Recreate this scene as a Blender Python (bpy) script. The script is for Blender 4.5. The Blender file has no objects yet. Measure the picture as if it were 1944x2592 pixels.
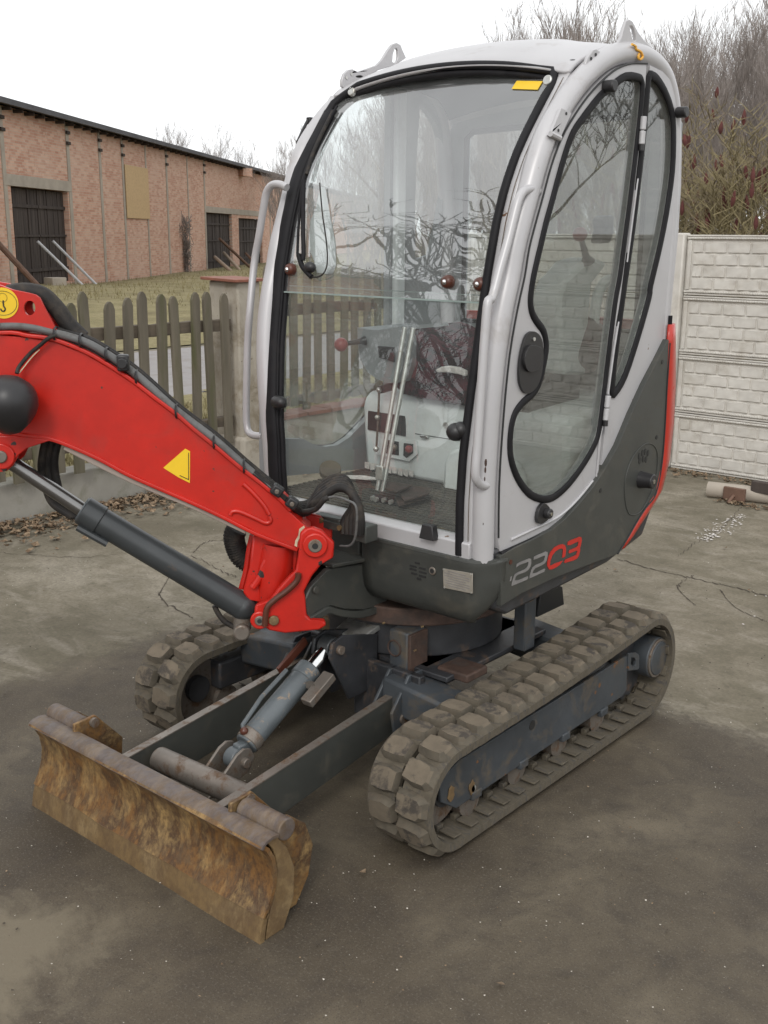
import bpy, bmesh, math, random
import numpy as np
from mathutils import Vector, Matrix, noise
from mathutils.geometry import tessellate_polygon
random.seed(7)
S = bpy.context.scene
# ------------------------------------------------------------------ camera
CAM = np.array([2.4306, -2.9563, 1.8563]); YAW, PITCH, ROLL, FPX = math.radians(130.5275), math.radians(14.5132), math.radians(.3936), 2718.1
fw = np.array([math.cos(YAW)*math.cos(PITCH), math.sin(YAW)*math.cos(PITCH), -math.sin(PITCH)])
rt = np.array([math.sin(YAW), -math.cos(YAW), 0.0]); up = np.cross(rt, fw)
rt, up = math.cos(ROLL)*rt+math.sin(ROLL)*up, -math.sin(ROLL)*rt+math.cos(ROLL)*up
cd = bpy.data.cameras.new('camera'); cam = bpy.data.objects.new('camera', cd); S.collection.objects.link(cam)
cd.sensor_fit = 'VERTICAL'; cd.sensor_height = 36; cd.lens = FPX/2592*36; cd.clip_end = 600; cd.clip_start = .05
cam.matrix_world = Matrix(((rt[0], up[0], -fw[0], CAM[0]), (rt[1], up[1], -fw[1], CAM[1]), (rt[2], up[2], -fw[2], CAM[2]), (0, 0, 0, 1)))
S.camera = cam
# ------------------------------------------------------------------ world: Nishita sky veiled by an even overcast
W = bpy.data.worlds.new('World'); S.world = W; W.use_nodes = True
nt = W.node_tree; nt.nodes.clear()
out = nt.nodes.new('ShaderNodeOutputWorld'); bg = nt.nodes.new('ShaderNodeBackground'); sky = nt.nodes.new('ShaderNodeTexSky')
sky.sky_type = 'NISHITA'; sky.sun_disc = False; sky.sun_elevation = math.radians(38); sky.sun_rotation = math.radians(150); sky.dust_density = 3
hs = nt.nodes.new('ShaderNodeHueSaturation'); hs.inputs['Saturation'].default_value = .25
mx = nt.nodes.new('ShaderNodeMix'); mx.data_type = 'RGBA'; mx.inputs[0].default_value = .85; mx.inputs[7].default_value = (9.7, 9.85, 10.0, 1)
nt.links.new(sky.outputs[0], hs.inputs['Color']); nt.links.new(hs.outputs[0], mx.inputs[6]); nt.links.new(mx.outputs[2], bg.inputs[0])
bg.inputs[1].default_value = .105; nt.links.new(bg.outputs[0], out.inputs[0])
sl = bpy.data.lights.new('sun', 'SUN'); sl.energy = .8; sl.angle = math.radians(14); sl.color = (1, .97, .92)
so = bpy.data.objects.new('sun', sl); S.collection.objects.link(so)
so.rotation_euler = (math.radians(52), 0, math.radians(30))
S.view_settings.view_transform = 'Standard'; S.view_settings.look = 'None'; S.view_settings.exposure = .45; S.view_settings.gamma = 1
S.view_settings.use_curve_mapping = False
S.cycles.max_bounces = 8; S.cycles.transparent_max_bounces = 24

# ------------------------------------------------------------------ photo pixel -> point on a real plane of the machine or place
def ray(x, y): return fw+rt*(x-972)/FPX-up*(y-1296)/FPX
def U(p, ax, v):
    d = ray(*p)
    if isinstance(ax, str):
        i = 'xyz'.index(ax); return CAM+d*(v-CAM[i])/d[i]
    n = np.array(ax, float); return CAM+d*((np.array(v)-CAM)@n)/(d@n)
def zz(ox, oy, s): return lambda x, y: (ox+x/s, oy+y/s)
Aq, Bq, Cq, Dq = zz(1200, 0, 2.765), zz(640, 80, 2.765), zz(1200, 700, 3.0164), zz(600, 1150, 2.37)
Eq, Fq, Hq = zz(820, 780, 3.815), zz(780, 1520, 2.765), zz(1270, 1340, 7.541)
z2, z3, z4, z5, z6, z7, z8 = zz(600, 700, 2.37), zz(1100, 700, 1.9656), zz(0, 200, 2.07375), zz(0, 700, 1.8433), zz(0, 1500, 1.659), zz(800, 1450, 1.659), zz(500, 1250, 2.07375)

# ------------------------------------------------------------------ materials
def new_mat(name):
    m = bpy.data.materials.new(name); m.use_nodes = True; t = m.node_tree
    return m, t, t.nodes['Principled BSDF']
def N(t, typ, **kw):
    n = t.nodes.new(typ)
    for k, v in kw.items():
        if k in n.inputs.keys() if isinstance(k, str) else False: n.inputs[k].default_value = v
        else: setattr(n, k, v)
    return n
def coords(t, stretch=(1, 1, 1)):
    g = t.nodes.new('ShaderNodeNewGeometry'); mp = t.nodes.new('ShaderNodeMapping'); mp.inputs['Scale'].default_value = stretch
    t.links.new(g.outputs['Position'], mp.inputs['Vector']); return mp.outputs[0]
def noise_n(t, vec, scale, detail=6, rough=.6, dist=0.0):
    n = t.nodes.new('ShaderNodeTexNoise'); n.inputs['Scale'].default_value = scale; n.inputs['Detail'].default_value = detail
    n.inputs['Roughness'].default_value = rough; n.inputs['Distortion'].default_value = dist
    t.links.new(vec, n.inputs['Vector']); return n.outputs['Fac']
def ramp(t, fac, stops):
    r = t.nodes.new('ShaderNodeValToRGB'); e = r.color_ramp.elements
    while len(e) < len(stops): e.new(.5)
    for i, (p, c) in enumerate(stops):
        e[i].position = p; e[i].color = (c, c, c, 1) if isinstance(c, (int, float)) else (*c, 1)
    t.links.new(fac, r.inputs[0]); return r.outputs[0]
def mixc(t, fac, a, b, mode='MIX'):
    m = t.nodes.new('ShaderNodeMix'); m.data_type = 'RGBA'; m.blend_type = mode
    for sock, v in ((0, fac), (6, a), (7, b)):
        if isinstance(v, (int, float)): m.inputs[sock].default_value = v if sock == 0 else (v, v, v, 1)
        elif isinstance(v, (tuple, list)): m.inputs[sock].default_value = (*v, 1)
        else: t.links.new(v, m.inputs[sock])
    return m.outputs[2]
def bump(t, b, h, strength, dist=.002):
    n = t.nodes.new('ShaderNodeBump'); n.inputs['Strength'].default_value = strength; n.inputs['Distance'].default_value = dist
    t.links.new(h, n.inputs['Height']); t.links.new(n.outputs[0], b.inputs['Normal'])
def paint(name, c, rough=.4, metal=0.0, var=.12, vscale=9, dirt=None, dscale=12, damt=(.6, .72), bumpk=.05, coat=0, stretch=(1, 1, 1), chips=None, bscale=60):
    """paint with tone variation, a film of dirt and optional rust chips"""
    m, t, b = new_mat(name); v = coords(t, stretch)
    lo, hi = tuple(x*(1-var) for x in c), tuple(min(1, x*(1+var)) for x in c)
    col = ramp(t, noise_n(t, v, vscale), [(.3, lo), (.7, hi)])
    rr = b.inputs['Roughness']; rr.default_value = rough
    if dirt:
        d = ramp(t, noise_n(t, v, dscale, 8, .7, .4), [(damt[0], 0.0), (damt[1], 1.0)])
        col = mixc(t, d, col, dirt)
        t.links.new(ramp(t, d, [(0, rough), (1, min(1, rough+.35))]), rr)
    if chips:
        cc = ramp(t, noise_n(t, v, chips[1], 3, .5), [(chips[2], 0.0), (chips[2]+.015, 1.0)])
        col = mixc(t, cc, col, chips[0])
    t.links.new(col, b.inputs['Base Color']); b.inputs['Metallic'].default_value = metal
    if coat: b.inputs['Coat Weight'].default_value = coat; b.inputs['Coat Roughness'].default_value = .15
    if bumpk: bump(t, b, noise_n(t, v, bscale, 5), bumpk)
    return m
M = {}
M['red'] = paint('red_paint', (.49, .012, .004), .40, var=.14, dirt=(.33, .02, .010), dscale=5, damt=(.5, .75), coat=.25, bumpk=.03, chips=((.07, .03, .02), 34, .715))
M['red_worn'] = paint('worn_red_paint', (.47, .011, .004), .42, var=.18, dirt=(.10, .025, .018), dscale=11, damt=(.60, .70), coat=.2, bumpk=.05, chips=((.03, .022, .02), 18, .66))
M['red_hood'] = paint('red_hood', (.46, .026, .012), .35, var=.06, dirt=(.30, .045, .025), damt=(.6, .8), coat=.3, bumpk=.01)
M['silver'] = paint('silver_grey_cab_paint', (.475, .466, .472), .38, metal=.15, var=.05, vscale=4, dirt=(.36, .33, .31), dscale=5, damt=(.58, .8), bumpk=.015, chips=((.16, .09, .055), 26, .745))
M['dark'] = paint('dark_grey_body_paint', (.050, .052, .047), .42, var=.14, vscale=6, dirt=(.088, .08, .062), dscale=8, damt=(.52, .78), bumpk=.06, bscale=220, chips=((.12, .07, .04), 20, .75))
M['frame'] = paint('blue_grey_undercarriage_paint', (.046, .052, .058), .5, var=.25, vscale=5, dirt=(.095, .075, .052), dscale=9, damt=(.5, .68), bumpk=.15, chips=((.16, .075, .03), 14, .67), bscale=50)
M['frame_dark'] = paint('darker_undercarriage_paint', (.030, .031, .034), .45, var=.3, dirt=(.09, .06, .042), dscale=14, damt=(.55, .68), bumpk=.2, bscale=40)  # darker version of the undercarriage colour, for inner and lower parts
M['cyl'] = paint('scuffed_grey_cylinder_paint', (.095, .108, .115), .38, var=.2, dirt=(.25, .19, .135), dscale=26, damt=(.60, .66), bumpk=.05)
M['cyl_dark'] = paint('dark_cylinder_paint', (.040, .044, .046), .33, var=.15, dirt=(.075, .055, .042), dscale=12, damt=(.6, .7), bumpk=.04)
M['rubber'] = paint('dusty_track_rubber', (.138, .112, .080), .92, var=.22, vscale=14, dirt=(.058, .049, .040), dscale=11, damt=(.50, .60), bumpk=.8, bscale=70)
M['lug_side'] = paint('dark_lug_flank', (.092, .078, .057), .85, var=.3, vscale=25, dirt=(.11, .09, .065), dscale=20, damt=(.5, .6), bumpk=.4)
M['rubber_in'] = paint('inner_track_rubber', (.098, .082, .058), .9, var=.3, vscale=20, dirt=(.06, .055, .05), dscale=20, damt=(.5, .65), bumpk=.5, stretch=(1, 3, 1))
M['black'] = paint('black_rubber_seal', (.011, .0105, .012), .6, var=.3, bumpk=.05, dirt=(.03, .028, .027), dscale=12, damt=(.55, .8))
M['hose'] = paint('black_hydraulic_hose', (.024, .022, .021), .55, var=.3, bumpk=.5, bscale=300, dirt=(.08, .066, .052), dscale=18, damt=(.48, .75))
M['hose_grey'] = paint('grey_hose_sleeve', (.12, .12, .118), .6, var=.2, bumpk=.2, dirt=(.07, .06, .05), dscale=15, damt=(.5, .7))
M['plastic'] = paint('black_plastic', (.022, .021, .022), .42, bumpk=.05, var=.15)
M['chrome'] = paint('chromed_steel', (.75, .75, .74), .12, metal=1, var=.04, bumpk=0)
M['rod'] = paint('oily_piston_rod', (.22, .215, .21), .22, metal=.9, var=.15, bumpk=.02)
M['galv'] = paint('galvanised_steel', (.62, .62, .59), .33, metal=.75, var=.2, vscale=30, dirt=(.34, .28, .2), dscale=22, damt=(.55, .75), bumpk=.1)
M['steel'] = paint('dull_bare_steel', (.20, .175, .15), .45, metal=.5, var=.2, dirt=(.14, .085, .05), dscale=20, damt=(.5, .65), bumpk=.2)
M['inner'] = paint('pale_grey_interior_plastic', (.70, .73, .73), .5, var=.05, dirt=(.5, .5, .47), dscale=5, damt=(.5, .85), bumpk=.04)
M['inner_dark'] = paint('grey_interior_trim', (.26, .275, .28), .6, var=.1, bumpk=.05)
M['liner'] = paint('dark_headliner', (.04, .046, .054), .8, var=.1, bumpk=.1)
M['mat'] = paint('ribbed_floor_mat', (.085, .08, .07), .75, var=.4, vscale=10, stretch=(1, 12, 1), dirt=(.2, .16, .11), dscale=9, damt=(.55, .75), bumpk=.6, bscale=40)
M['seat'] = paint('burgundy_seat_cloth', (.068, .013, .020), .9, var=.35, vscale=9, dirt=(.018, .010, .012), dscale=16, damt=(.45, .55), bumpk=.3)
M['rust'] = paint('dark_rust', (.062, .036, .026), .7, var=.4, vscale=20, dirt=(.045, .035, .03), dscale=12, damt=(.5, .65), bumpk=.3)
M['brown'] = paint('brown_plastic_cap', (.085, .026, .015), .35, bumpk=0)
M['knob_red'] = paint('dull_red_knob', (.26, .05, .05), .35, bumpk=.02)
M['yellow'] = paint('yellow_sticker', (.80, .52, .02), .45, var=.06, bumpk=0)
M['ink'] = paint('black_print', (.02, .02, .02), .5, bumpk=0)
M['cream'] = paint('flaking_cream_primer', (.55, .48, .33), .7, var=.2, vscale=40, bumpk=.2)
M['plate'] = paint('aluminium_data_plate', (.36, .33, .28), .4, metal=.4, var=.15, vscale=40, bumpk=.1)
M['digit_grey'] = paint('grey_decal', (.21, .20, .195), .5, var=.2, vscale=25, bumpk=0)
M['digit_red'] = paint('red_decal', (.48, .022, .014), .45, bumpk=0)
M['label'] = paint('torn_paper_label', (.62, .58, .55), .8, var=.25, vscale=60, bumpk=.3)
M['orange'] = paint('orange_wax_mark', (.80, .42, .06), .6, bumpk=0)
M['pink'] = paint('pinkish_grey_strip', (.34, .28, .24), .6, var=.1, bumpk=.05)  # pinkish grey for the strip along the boom's lower edge
for k_ in ('black', 'liner', 'seat', 'mat', 'hose'): M[k_].node_tree.nodes['Principled BSDF'].inputs['Specular IOR Level'].default_value = .22
# rusty blade
def blade_mat(name, base, rust, ochre, top=False):
    m, t, b = new_mat(name); v = coords(t, (1.6, 1, 1)); v2 = coords(t, (2.2, 1, 1.0))
    f = noise_n(t, v, 3.2, 9, .72, .3); g = noise_n(t, v2, 6, 8, .7); h = noise_n(t, v, 55, 4)
    c = ramp(t, f, [(.34, base), (.47, rust), (.55, base), (.66, ochre)])
    c = mixc(t, ramp(t, g, [(.48, 0.0), (.60, .75)]), c, ochre)
    c = mixc(t, ramp(t, noise_n(t, v, 22, 8, .75), [(.47, 0.0), (.62, .75)]), c, (.13, .085, .045))
    c = mixc(t, ramp(t, h, [(.5, 0.0), (.72, .7)]), c, base)
    t.links.new(c, b.inputs['Base Color']); b.inputs['Roughness'].default_value = .55; b.inputs['Metallic'].default_value = .15
    bump(t, b, noise_n(t, v, 70, 6), .35); return m
M['blade'] = blade_mat('rusty_blade_steel', (.070, .038, .020), (.20, .098, .030), (.36, .235, .095))
M['blade_top'] = blade_mat('scuffed_blade_lip', (.135, .115, .108), (.10, .075, .062), (.21, .16, .115))
M['edge'] = blade_mat('muddy_cutting_edge', (.13, .082, .04), (.20, .13, .058), (.27, .19, .095))
def glass(name, tint, haze, f0=.07, hz_col=(.55, .56, .55), streak=False, wavy=0.0):
    m, t, b = new_mat(name); t.nodes.remove(b); o = t.nodes['Material Output']
    g = t.nodes.new('ShaderNodeNewGeometry'); dot = t.nodes.new('ShaderNodeVectorMath'); dot.operation = 'DOT_PRODUCT'
    t.links.new(g.outputs['Incoming'], dot.inputs[0]); t.links.new(g.outputs['Normal'], dot.inputs[1])
    def math_n(op, a, b2=None):
        n = t.nodes.new('ShaderNodeMath'); n.operation = op
        for i, v in enumerate((a, b2)):
            if v is None: continue
            if isinstance(v, (int, float)): n.inputs[i].default_value = v
            else: t.links.new(v, n.inputs[i])
        return n.outputs[0]
    f = math_n('POWER', math_n('SUBTRACT', 1.0, math_n('ABSOLUTE', dot.outputs['Value'])), 5.0)
    f = math_n('ADD', math_n('MULTIPLY', f, .9), f0)
    tr = t.nodes.new('ShaderNodeBsdfTransparent'); tr.inputs[0].default_value = (*tint, 1)
    gl = t.nodes.new('ShaderNodeBsdfGlossy'); gl.inputs['Roughness'].default_value = .01; gl.inputs[0].default_value = (1, 1, 1, 1)
    df = t.nodes.new('ShaderNodeBsdfDiffuse'); df.inputs[0].default_value = (*hz_col, 1)
    v = coords(t, (1, 1, 1)); v3 = coords(t, (.4, .4, 12))
    hz = ramp(t, noise_n(t, v, 2.2, 5, .6, .5), [(.3, haze*.55), (.7, haze*1.5)])
    if streak: hz = mixc(t, 1.0, hz, ramp(t, noise_n(t, v3, 6, 6, .7), [(.42, haze*.1), (.62, haze*1.6)]), 'ADD')
    if wavy:
        bn = t.nodes.new('ShaderNodeBump'); bn.inputs['Strength'].default_value = wavy; bn.inputs['Distance'].default_value = .01
        t.links.new(noise_n(t, v, 4.5, 1, .4), bn.inputs['Height']); t.links.new(bn.outputs[0], gl.inputs['Normal'])
    m1 = t.nodes.new('ShaderNodeMixShader'); m2 = t.nodes.new('ShaderNodeMixShader')
    t.links.new(hz, m1.inputs[0]); t.links.new(tr.outputs[0], m1.inputs[1]); t.links.new(df.outputs[0], m1.inputs[2])
    t.links.new(f, m2.inputs[0]); t.links.new(m1.outputs[0], m2.inputs[1]); t.links.new(gl.outputs[0], m2.inputs[2])
    t.links.new(m2.outputs[0], o.inputs['Surface']); return m
M['glass'] = glass('windscreen_glass', (.90, .93, .92), .14, .21, wavy=.20)
M['glass_low'] = glass('lower_windscreen_glass', (.92, .95, .93), .07, .075, wavy=.05)
M['glass_side'] = glass('tinted_side_glass', (.74, .76, .74), .045, .08, (.5, .49, .46), streak=True)
M['glass_rear'] = glass('rear_glass', (.92, .94, .94), .03)
M['glass_edge'] = paint('green_glass_edge', (.27, .33, .31), .15, bumpk=0)

# ------------------------------------------------------------------ mesh helpers
class MB:
    def __init__(s): s.v = []; s.f = []
    def add(s, vs, fs):
        o = len(s.v); s.v += [tuple(map(float, p)) for p in vs]; s.f += [tuple(i+o for i in f) for f in fs]; return s
    def box(s, c, d, R=None):
        c = np.array(c, float); h = np.array(d, float)/2; R = np.eye(3) if R is None else np.array(R)
        vs = [c+R@(h*np.array(k)) for k in ((-1,-1,-1),(1,-1,-1),(1,1,-1),(-1,1,-1),(-1,-1,1),(1,-1,1),(1,1,1),(-1,1,1))]
        return s.add(vs, [(0,3,2,1),(4,5,6,7),(0,1,5,4),(1,2,6,5),(2,3,7,6),(3,0,4,7)])
    def loft(s, rings, closed=True, caps=True):
        n = len(rings[0]); vs = [p for r in rings for p in r]; fs = []
        for i in range(len(rings)-1):
            for j in range(n if closed else n-1):
                a, b = i*n+j, i*n+(j+1) % n; fs.append((a, b, b+n, a+n))
        if caps and closed: fs += [tuple(range(n))[::-1], tuple(range((len(rings)-1)*n, len(rings)*n))]
        return s.add(vs, fs)
    def tube(s, pts, r, seg=12, caps=True, closed=False, flat=None, up0=None):
        P = [np.array(p, float) for p in pts]; n = len(P); rr = r if hasattr(r, '__len__') else [r]*n
        T = []
        for i in range(n):
            a, b = (P[i-1], P[(i+1) % n]) if closed else (P[max(i-1, 0)], P[min(i+1, n-1)])
            d = b-a; T.append(d/(np.linalg.norm(d)+1e-12))
        u = np.array(up0, float) if up0 is not None else (np.array([0, 0, 1.0]) if abs(T[0][2]) < .9 else np.array([1.0, 0, 0]))
        rings = []
        for i in range(n):
            u0 = np.array(up0, float) if up0 is not None else u
            u = u0-T[i]*(u0@T[i]); u /= np.linalg.norm(u)+1e-12; w = np.cross(T[i], u)
            fu, fv = flat if flat else (1, 1)
            rings.append([P[i]+rr[i]*(math.cos(a)*u*fu+math.sin(a)*w*fv) for a in np.arange(seg)*2*math.pi/seg])
        if closed: rings.append(rings[0])
        return s.loft(rings, True, caps and not closed)
    def cyl(s, a, b, r, seg=20, r2=None): return s.tube([a, b], [r, r2 if r2 else r], seg)
    def sph(s, c, r, seg=14, sc=(1, 1, 1), R=None):
        c = np.array(c, float); R = np.eye(3) if R is None else np.array(R); rings = []
        for i in range(1, seg//2+1):
            a = math.pi*i/(seg//2+1)
            rings.append([c+R@(r*np.array(sc)*np.array([math.sin(a)*math.cos(b), math.sin(a)*math.sin(b), math.cos(a)])) for b in np.arange(seg)*2*math.pi/seg])
        return s.loft(rings)
    def plate(s, loops, th, flip=False):
        """flat polygon (outer loop, then holes) given a thickness vector"""
        th = np.array(th, float); L = [[np.array(p, float) for p in l] for l in loops]
        tris = tessellate_polygon([[Vector(p) for p in l] for l in L]); flatp = [p for l in L for p in l]; n = len(flatp)
        fs = []
        for t in tris:
            a, b, c = (flatp[i] for i in t); nn = np.cross(b-a, c-a)
            if np.linalg.norm(nn) < 1e-12: continue
            t = tuple(t) if nn@th < 0 else tuple(t)[::-1]
            fs.append(t); fs.append(tuple(i+n for i in t)[::-1])
        o = 0
        for l in L:
            m = len(l)
            for i in range(m):
                a, b = o+i, o+(i+1) % m; fs.append((a, b, b+n, a+n))
            o += m
        return s.add(flatp+[p+th for p in flatp], fs)
    def mesh(s, name, mat, smooth=35, off=None):
        me = bpy.data.meshes.new(name)
        vs = s.v if off is None else [(x-off[0], y-off[1], z-off[2]) for x, y, z in s.v]
        me.from_pydata(vs, [], s.f); me.validate()
        bm = bmesh.new(); bm.from_mesh(me); bmesh.ops.recalc_face_normals(bm, faces=bm.faces); bm.to_mesh(me); bm.free()
        if mat: me.materials.append(M[mat] if isinstance(mat, str) else mat)
        if smooth:
            me.shade_smooth(); me.set_sharp_from_angle(angle=math.radians(smooth))
        return me
    def build(s, name, mat, parent=None, bevel=0, smooth=35, label=None, kind=None):
        off = None
        if parent is None and s.v:
            a = np.array(s.v); off = [(a[:, 0].min()+a[:, 0].max())/2, (a[:, 1].min()+a[:, 1].max())/2, a[:, 2].min()]
        o = bpy.data.objects.new(name, s.mesh(name, mat, smooth, off)); S.collection.objects.link(o)
        if parent is not None: attach(o, parent)
        else: o.location = off
        if bevel:
            b = o.modifiers.new('edge', 'BEVEL'); b.width = bevel; b.segments = 2; b.limit_method = 'ANGLE'; b.angle_limit = math.radians(40)
        if label: o['label'] = label
        if kind: o['kind'] = kind
        return o
def attach(o, parent):
    o.parent = parent
    if parent.parent is None: o.matrix_parent_inverse = Matrix.Translation(-Vector(parent.location))
def link_copy(me, name, parent, mw):
    o = bpy.data.objects.new(name, me); S.collection.objects.link(o); o.matrix_basis = mw
    if parent is not None: attach(o, parent)
    return o
def thing(name, label, cat, loc=(0, 0, 0), group=None):
    o = bpy.data.objects.new(name, None); S.collection.objects.link(o); o.location = loc; o.empty_display_size = .2
    o['label'] = label; o['category'] = cat
    if group: o['group'] = group
    return o
def tag(o, label, cat, group=None):
    o['label'] = label; o['category'] = cat
    if group: o['group'] = group
    return o
def spline(pts, k=6, closed=False):
    P = [np.array(p, float) for p in pts]; n = len(P); o = []
    for i in range(n if closed else n-1):
        g = (lambda j: P[j % n]) if closed else (lambda j: P[min(max(j, 0), n-1)])
        a, b, c, d = g(i-1), g(i), g(i+1), g(i+2)
        for q in range(k):
            t = q/k; o.append(.5*((2*b)+(c-a)*t+(2*a-5*b+4*c-d)*t*t+(3*b-a-3*c+d)*t**3))
    if not closed: o.append(P[-1])
    return o
def nz(x, y, z=0, s=1.0): return noise.noise(Vector((x*s, y*s, z*s)))
# ================================================================== SETTING
def mth(t, op, a, b=None, c=None):
    n = t.nodes.new('ShaderNodeMath'); n.operation = op
    for i, v in enumerate((a, b, c)):
        if v is None: continue
        if isinstance(v, (int, float)): n.inputs[i].default_value = v
        else: t.links.new(v, n.inputs[i])
    return n.outputs[0]
def ground_mat():
    m, t, b = new_mat('weathered_concrete'); v = coords(t)
    f = noise_n(t, v, .9, 8, .62, .6); g = noise_n(t, v, 4.5, 9, .72); h = noise_n(t, v, 60, 5, .7); vs = coords(t, (1, 2.2, 1))
    c = ramp(t, f, [(.30, (.115, .098, .066)), (.43, (.17, .147, .104)), (.55, (.225, .196, .145)), (.68, (.31, .275, .215))])
    c = mixc(t, ramp(t, g, [(.42, .0), (.62, .6)]), c, (.105, .092, .058))
    c = mixc(t, ramp(t, noise_n(t, vs, 1.7, 7, .65, 1.2), [(.52, 0.0), (.68, .65)]), c, (.31, .275, .22))
    c = mixc(t, ramp(t, noise_n(t, v, 14, 7, .75, .4), [(.54, 0.0), (.66, .5)]), c, (.085, .072, .05))
    c = mixc(t, ramp(t, h, [(.35, .4), (.6, 0.0)]), c, (.07, .058, .04))
    # worn dark asphalt round the machine, fading out in a ragged dirty edge
    d = ramp(t, noise_n(t, v, 1.5, 8, .62, .5), [(.34, (.054, .041, .026)), (.46, (.078, .061, .040)), (.56, (.100, .080, .053)), (.68, (.145, .118, .080))])
    d = mixc(t, ramp(t, noise_n(t, v, 6, 8, .74, .5), [(.46, 0.0), (.66, .65)]), d, (.044, .034, .025))
    d = mixc(t, ramp(t, noise_n(t, coords(t, (1.8, 1, 1)), 13, 8, .75, .8), [(.58, 0.0), (.70, .5)]), d, (.115, .098, .072))
    d = mixc(t, ramp(t, noise_n(t, v, 130, 4, .7), [(.55, 0.0), (.66, .7)]), d, (.15, .13, .10))
    d = mixc(t, ramp(t, noise_n(t, v, 210, 3, .7), [(.34, .7), (.45, 0.0)]), d, (.025, .02, .016))
    s = t.nodes.new('ShaderNodeVectorMath'); s.operation = 'DISTANCE'; t.links.new(v, s.inputs[0]); s.inputs[1].default_value = (.06, -1.74, 0)
    pm_ = mth(t, 'ADD', s.outputs['Value'], mth(t, 'MULTIPLY', noise_n(t, v, 4.5, 9, .7, .5), .8))
    d = mixc(t, ramp(t, pm_, [(.52, .9), (.70, 0.0)]), d, (.17, .143, .098))
    xyz = t.nodes.new('ShaderNodeSeparateXYZ'); t.links.new(v, xyz.inputs[0]); X, Y = xyz.outputs[0], xyz.outputs[1]
    l1 = mth(t, 'ADD', X, 1.52); l2 = mth(t, 'SUBTRACT', mth(t, 'MULTIPLY_ADD', X, .30, .66), Y); l3 = mth(t, 'SUBTRACT', mth(t, 'MULTIPLY_ADD', X, .06, .80), Y)
    dist = mth(t, 'SMOOTH_MIN', mth(t, 'SMOOTH_MIN', l1, l2, .15), l3, .1)
    wob = mth(t, 'ADD', mth(t, 'MULTIPLY_ADD', noise_n(t, v, 2.6, 3, .5), .30, -.15), mth(t, 'MULTIPLY_ADD', noise_n(t, v, 11, 9, .8), .50, -.25))
    msk = ramp(t, mth(t, 'ADD', mth(t, 'ADD', dist, wob), .5), [(.46, 0.0), (.52, .6), (.62, 1.0)])
    c = mixc(t, msk, c, d)
    t.links.new(c, b.inputs['Base Color']); t.links.new(ramp(t, msk, [(0, .9), (1, .74)]), b.inputs['Roughness'])
    hh = mixc(t, .5, noise_n(t, v, 90, 6), noise_n(t, v, 9, 6)); hh = mixc(t, .8, hh, mixc(t, 1.0, hh, msk, 'SUBTRACT')); bump(t, b, hh, .7, .004); return m
def grass_mat():
    m, t, b = new_mat('dry_winter_grass'); v = coords(t)
    c = ramp(t, noise_n(t, v, 1.3, 8, .7), [(.32, (.15, .13, .062)), (.5, (.24, .215, .10)), (.68, (.33, .29, .16))])
    c = mixc(t, ramp(t, noise_n(t, v, 12, 6, .8), [(.4, .6), (.62, 0.0)]), c, (.16, .12, .065))
    t.links.new(c, b.inputs['Base Color']); b.inputs['Roughness'].default_value = 1; bump(t, b, noise_n(t, v, 30, 6), .8, .03); return m
M['ground'] = ground_mat(); M['grass'] = grass_mat()
M['road'] = paint('pale_road_surface', (.27, .255, .25), .9, var=.1, vscale=2, dirt=(.20, .18, .16), dscale=2, damt=(.5, .7), bumpk=.1)
M['conc'] = paint('stained_concrete', (.36, .325, .27), .9, var=.12, vscale=6, dirt=(.21, .175, .125), dscale=3.5, damt=(.48, .66), bumpk=.4, chips=((.085, .06, .04), 28, .70))
M['conc_low'] = paint('mossy_low_wall_concrete', (.30, .285, .25), .9, var=.12, vscale=5, dirt=(.17, .165, .12), dscale=3, damt=(.45, .65), bumpk=.4)
M['panel'] = paint('cast_concrete_panel', (.565, .54, .495), .85, var=.08, vscale=9, dirt=(.42, .385, .33), dscale=4, damt=(.5, .75), bumpk=.3, bscale=40)
M['tile'] = paint('red_clay_tile', (.22, .085, .055), .7, var=.25, vscale=20, bumpk=.3)
M['picket'] = paint('weathered_mossy_wood', (.125, .108, .080), .9, var=.35, vscale=8, stretch=(1, 1, .12), dirt=(.09, .088, .042), dscale=5, damt=(.48, .65), bumpk=.5)
M['rail'] = paint('split_grey_rail_wood', (.11, .088, .064), .9, var=.4, vscale=8, stretch=(1, .12, 1), dirt=(.08, .065, .05), dscale=7, damt=(.5, .65), bumpk=.6)
M['doorwood'] = paint('tarred_door_boards', (.045, .033, .028), .9, var=.4, vscale=6, stretch=(1, 1, .1), dirt=(.085, .07, .06), dscale=3, damt=(.5, .8), bumpk=.3)
M['osb'] = paint('yellow_chipboard', (.52, .36, .19), .8, var=.12, vscale=14, bumpk=.1)
M['pillar'] = paint('grey_concrete_pillar', (.37, .325, .27), .9, var=.15, vscale=2, bumpk=.1)
M['roofing'] = paint('dark_roofing_felt', (.085, .083, .09), .8, var=.3, vscale=.8, dirt=(.16, .15, .14), dscale=1.5, damt=(.55, .8), bumpk=.1)
M['pole_w'] = paint('weathered_pole_wood', (.27, .21, .16), .8, var=.2, bumpk=.2)
M['pole_b'] = paint('brown_pole_wood', (.14, .08, .055), .8, var=.25, bumpk=.2)
M['pole_l'] = paint('pale_metal_pole', (.52, .52, .54), .6, bumpk=0)
M['leaf'] = paint('fallen_leaf', (.25, .18, .115), .9, var=.5, vscale=30, bumpk=0, dirt=(.13, .085, .05), dscale=40, damt=(.45, .55))
M['chipstone'] = paint('pale_stone_chip', (.50, .46, .40), .9, var=.25, vscale=6, bumpk=0)
M['crack'] = paint('dirt_filled_crack', (.07, .056, .042), 1, bumpk=0)
M['bark'] = paint('grey_brown_bark', (.205, .175, .158), .9, var=.25, vscale=1.5, bumpk=.2)
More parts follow.
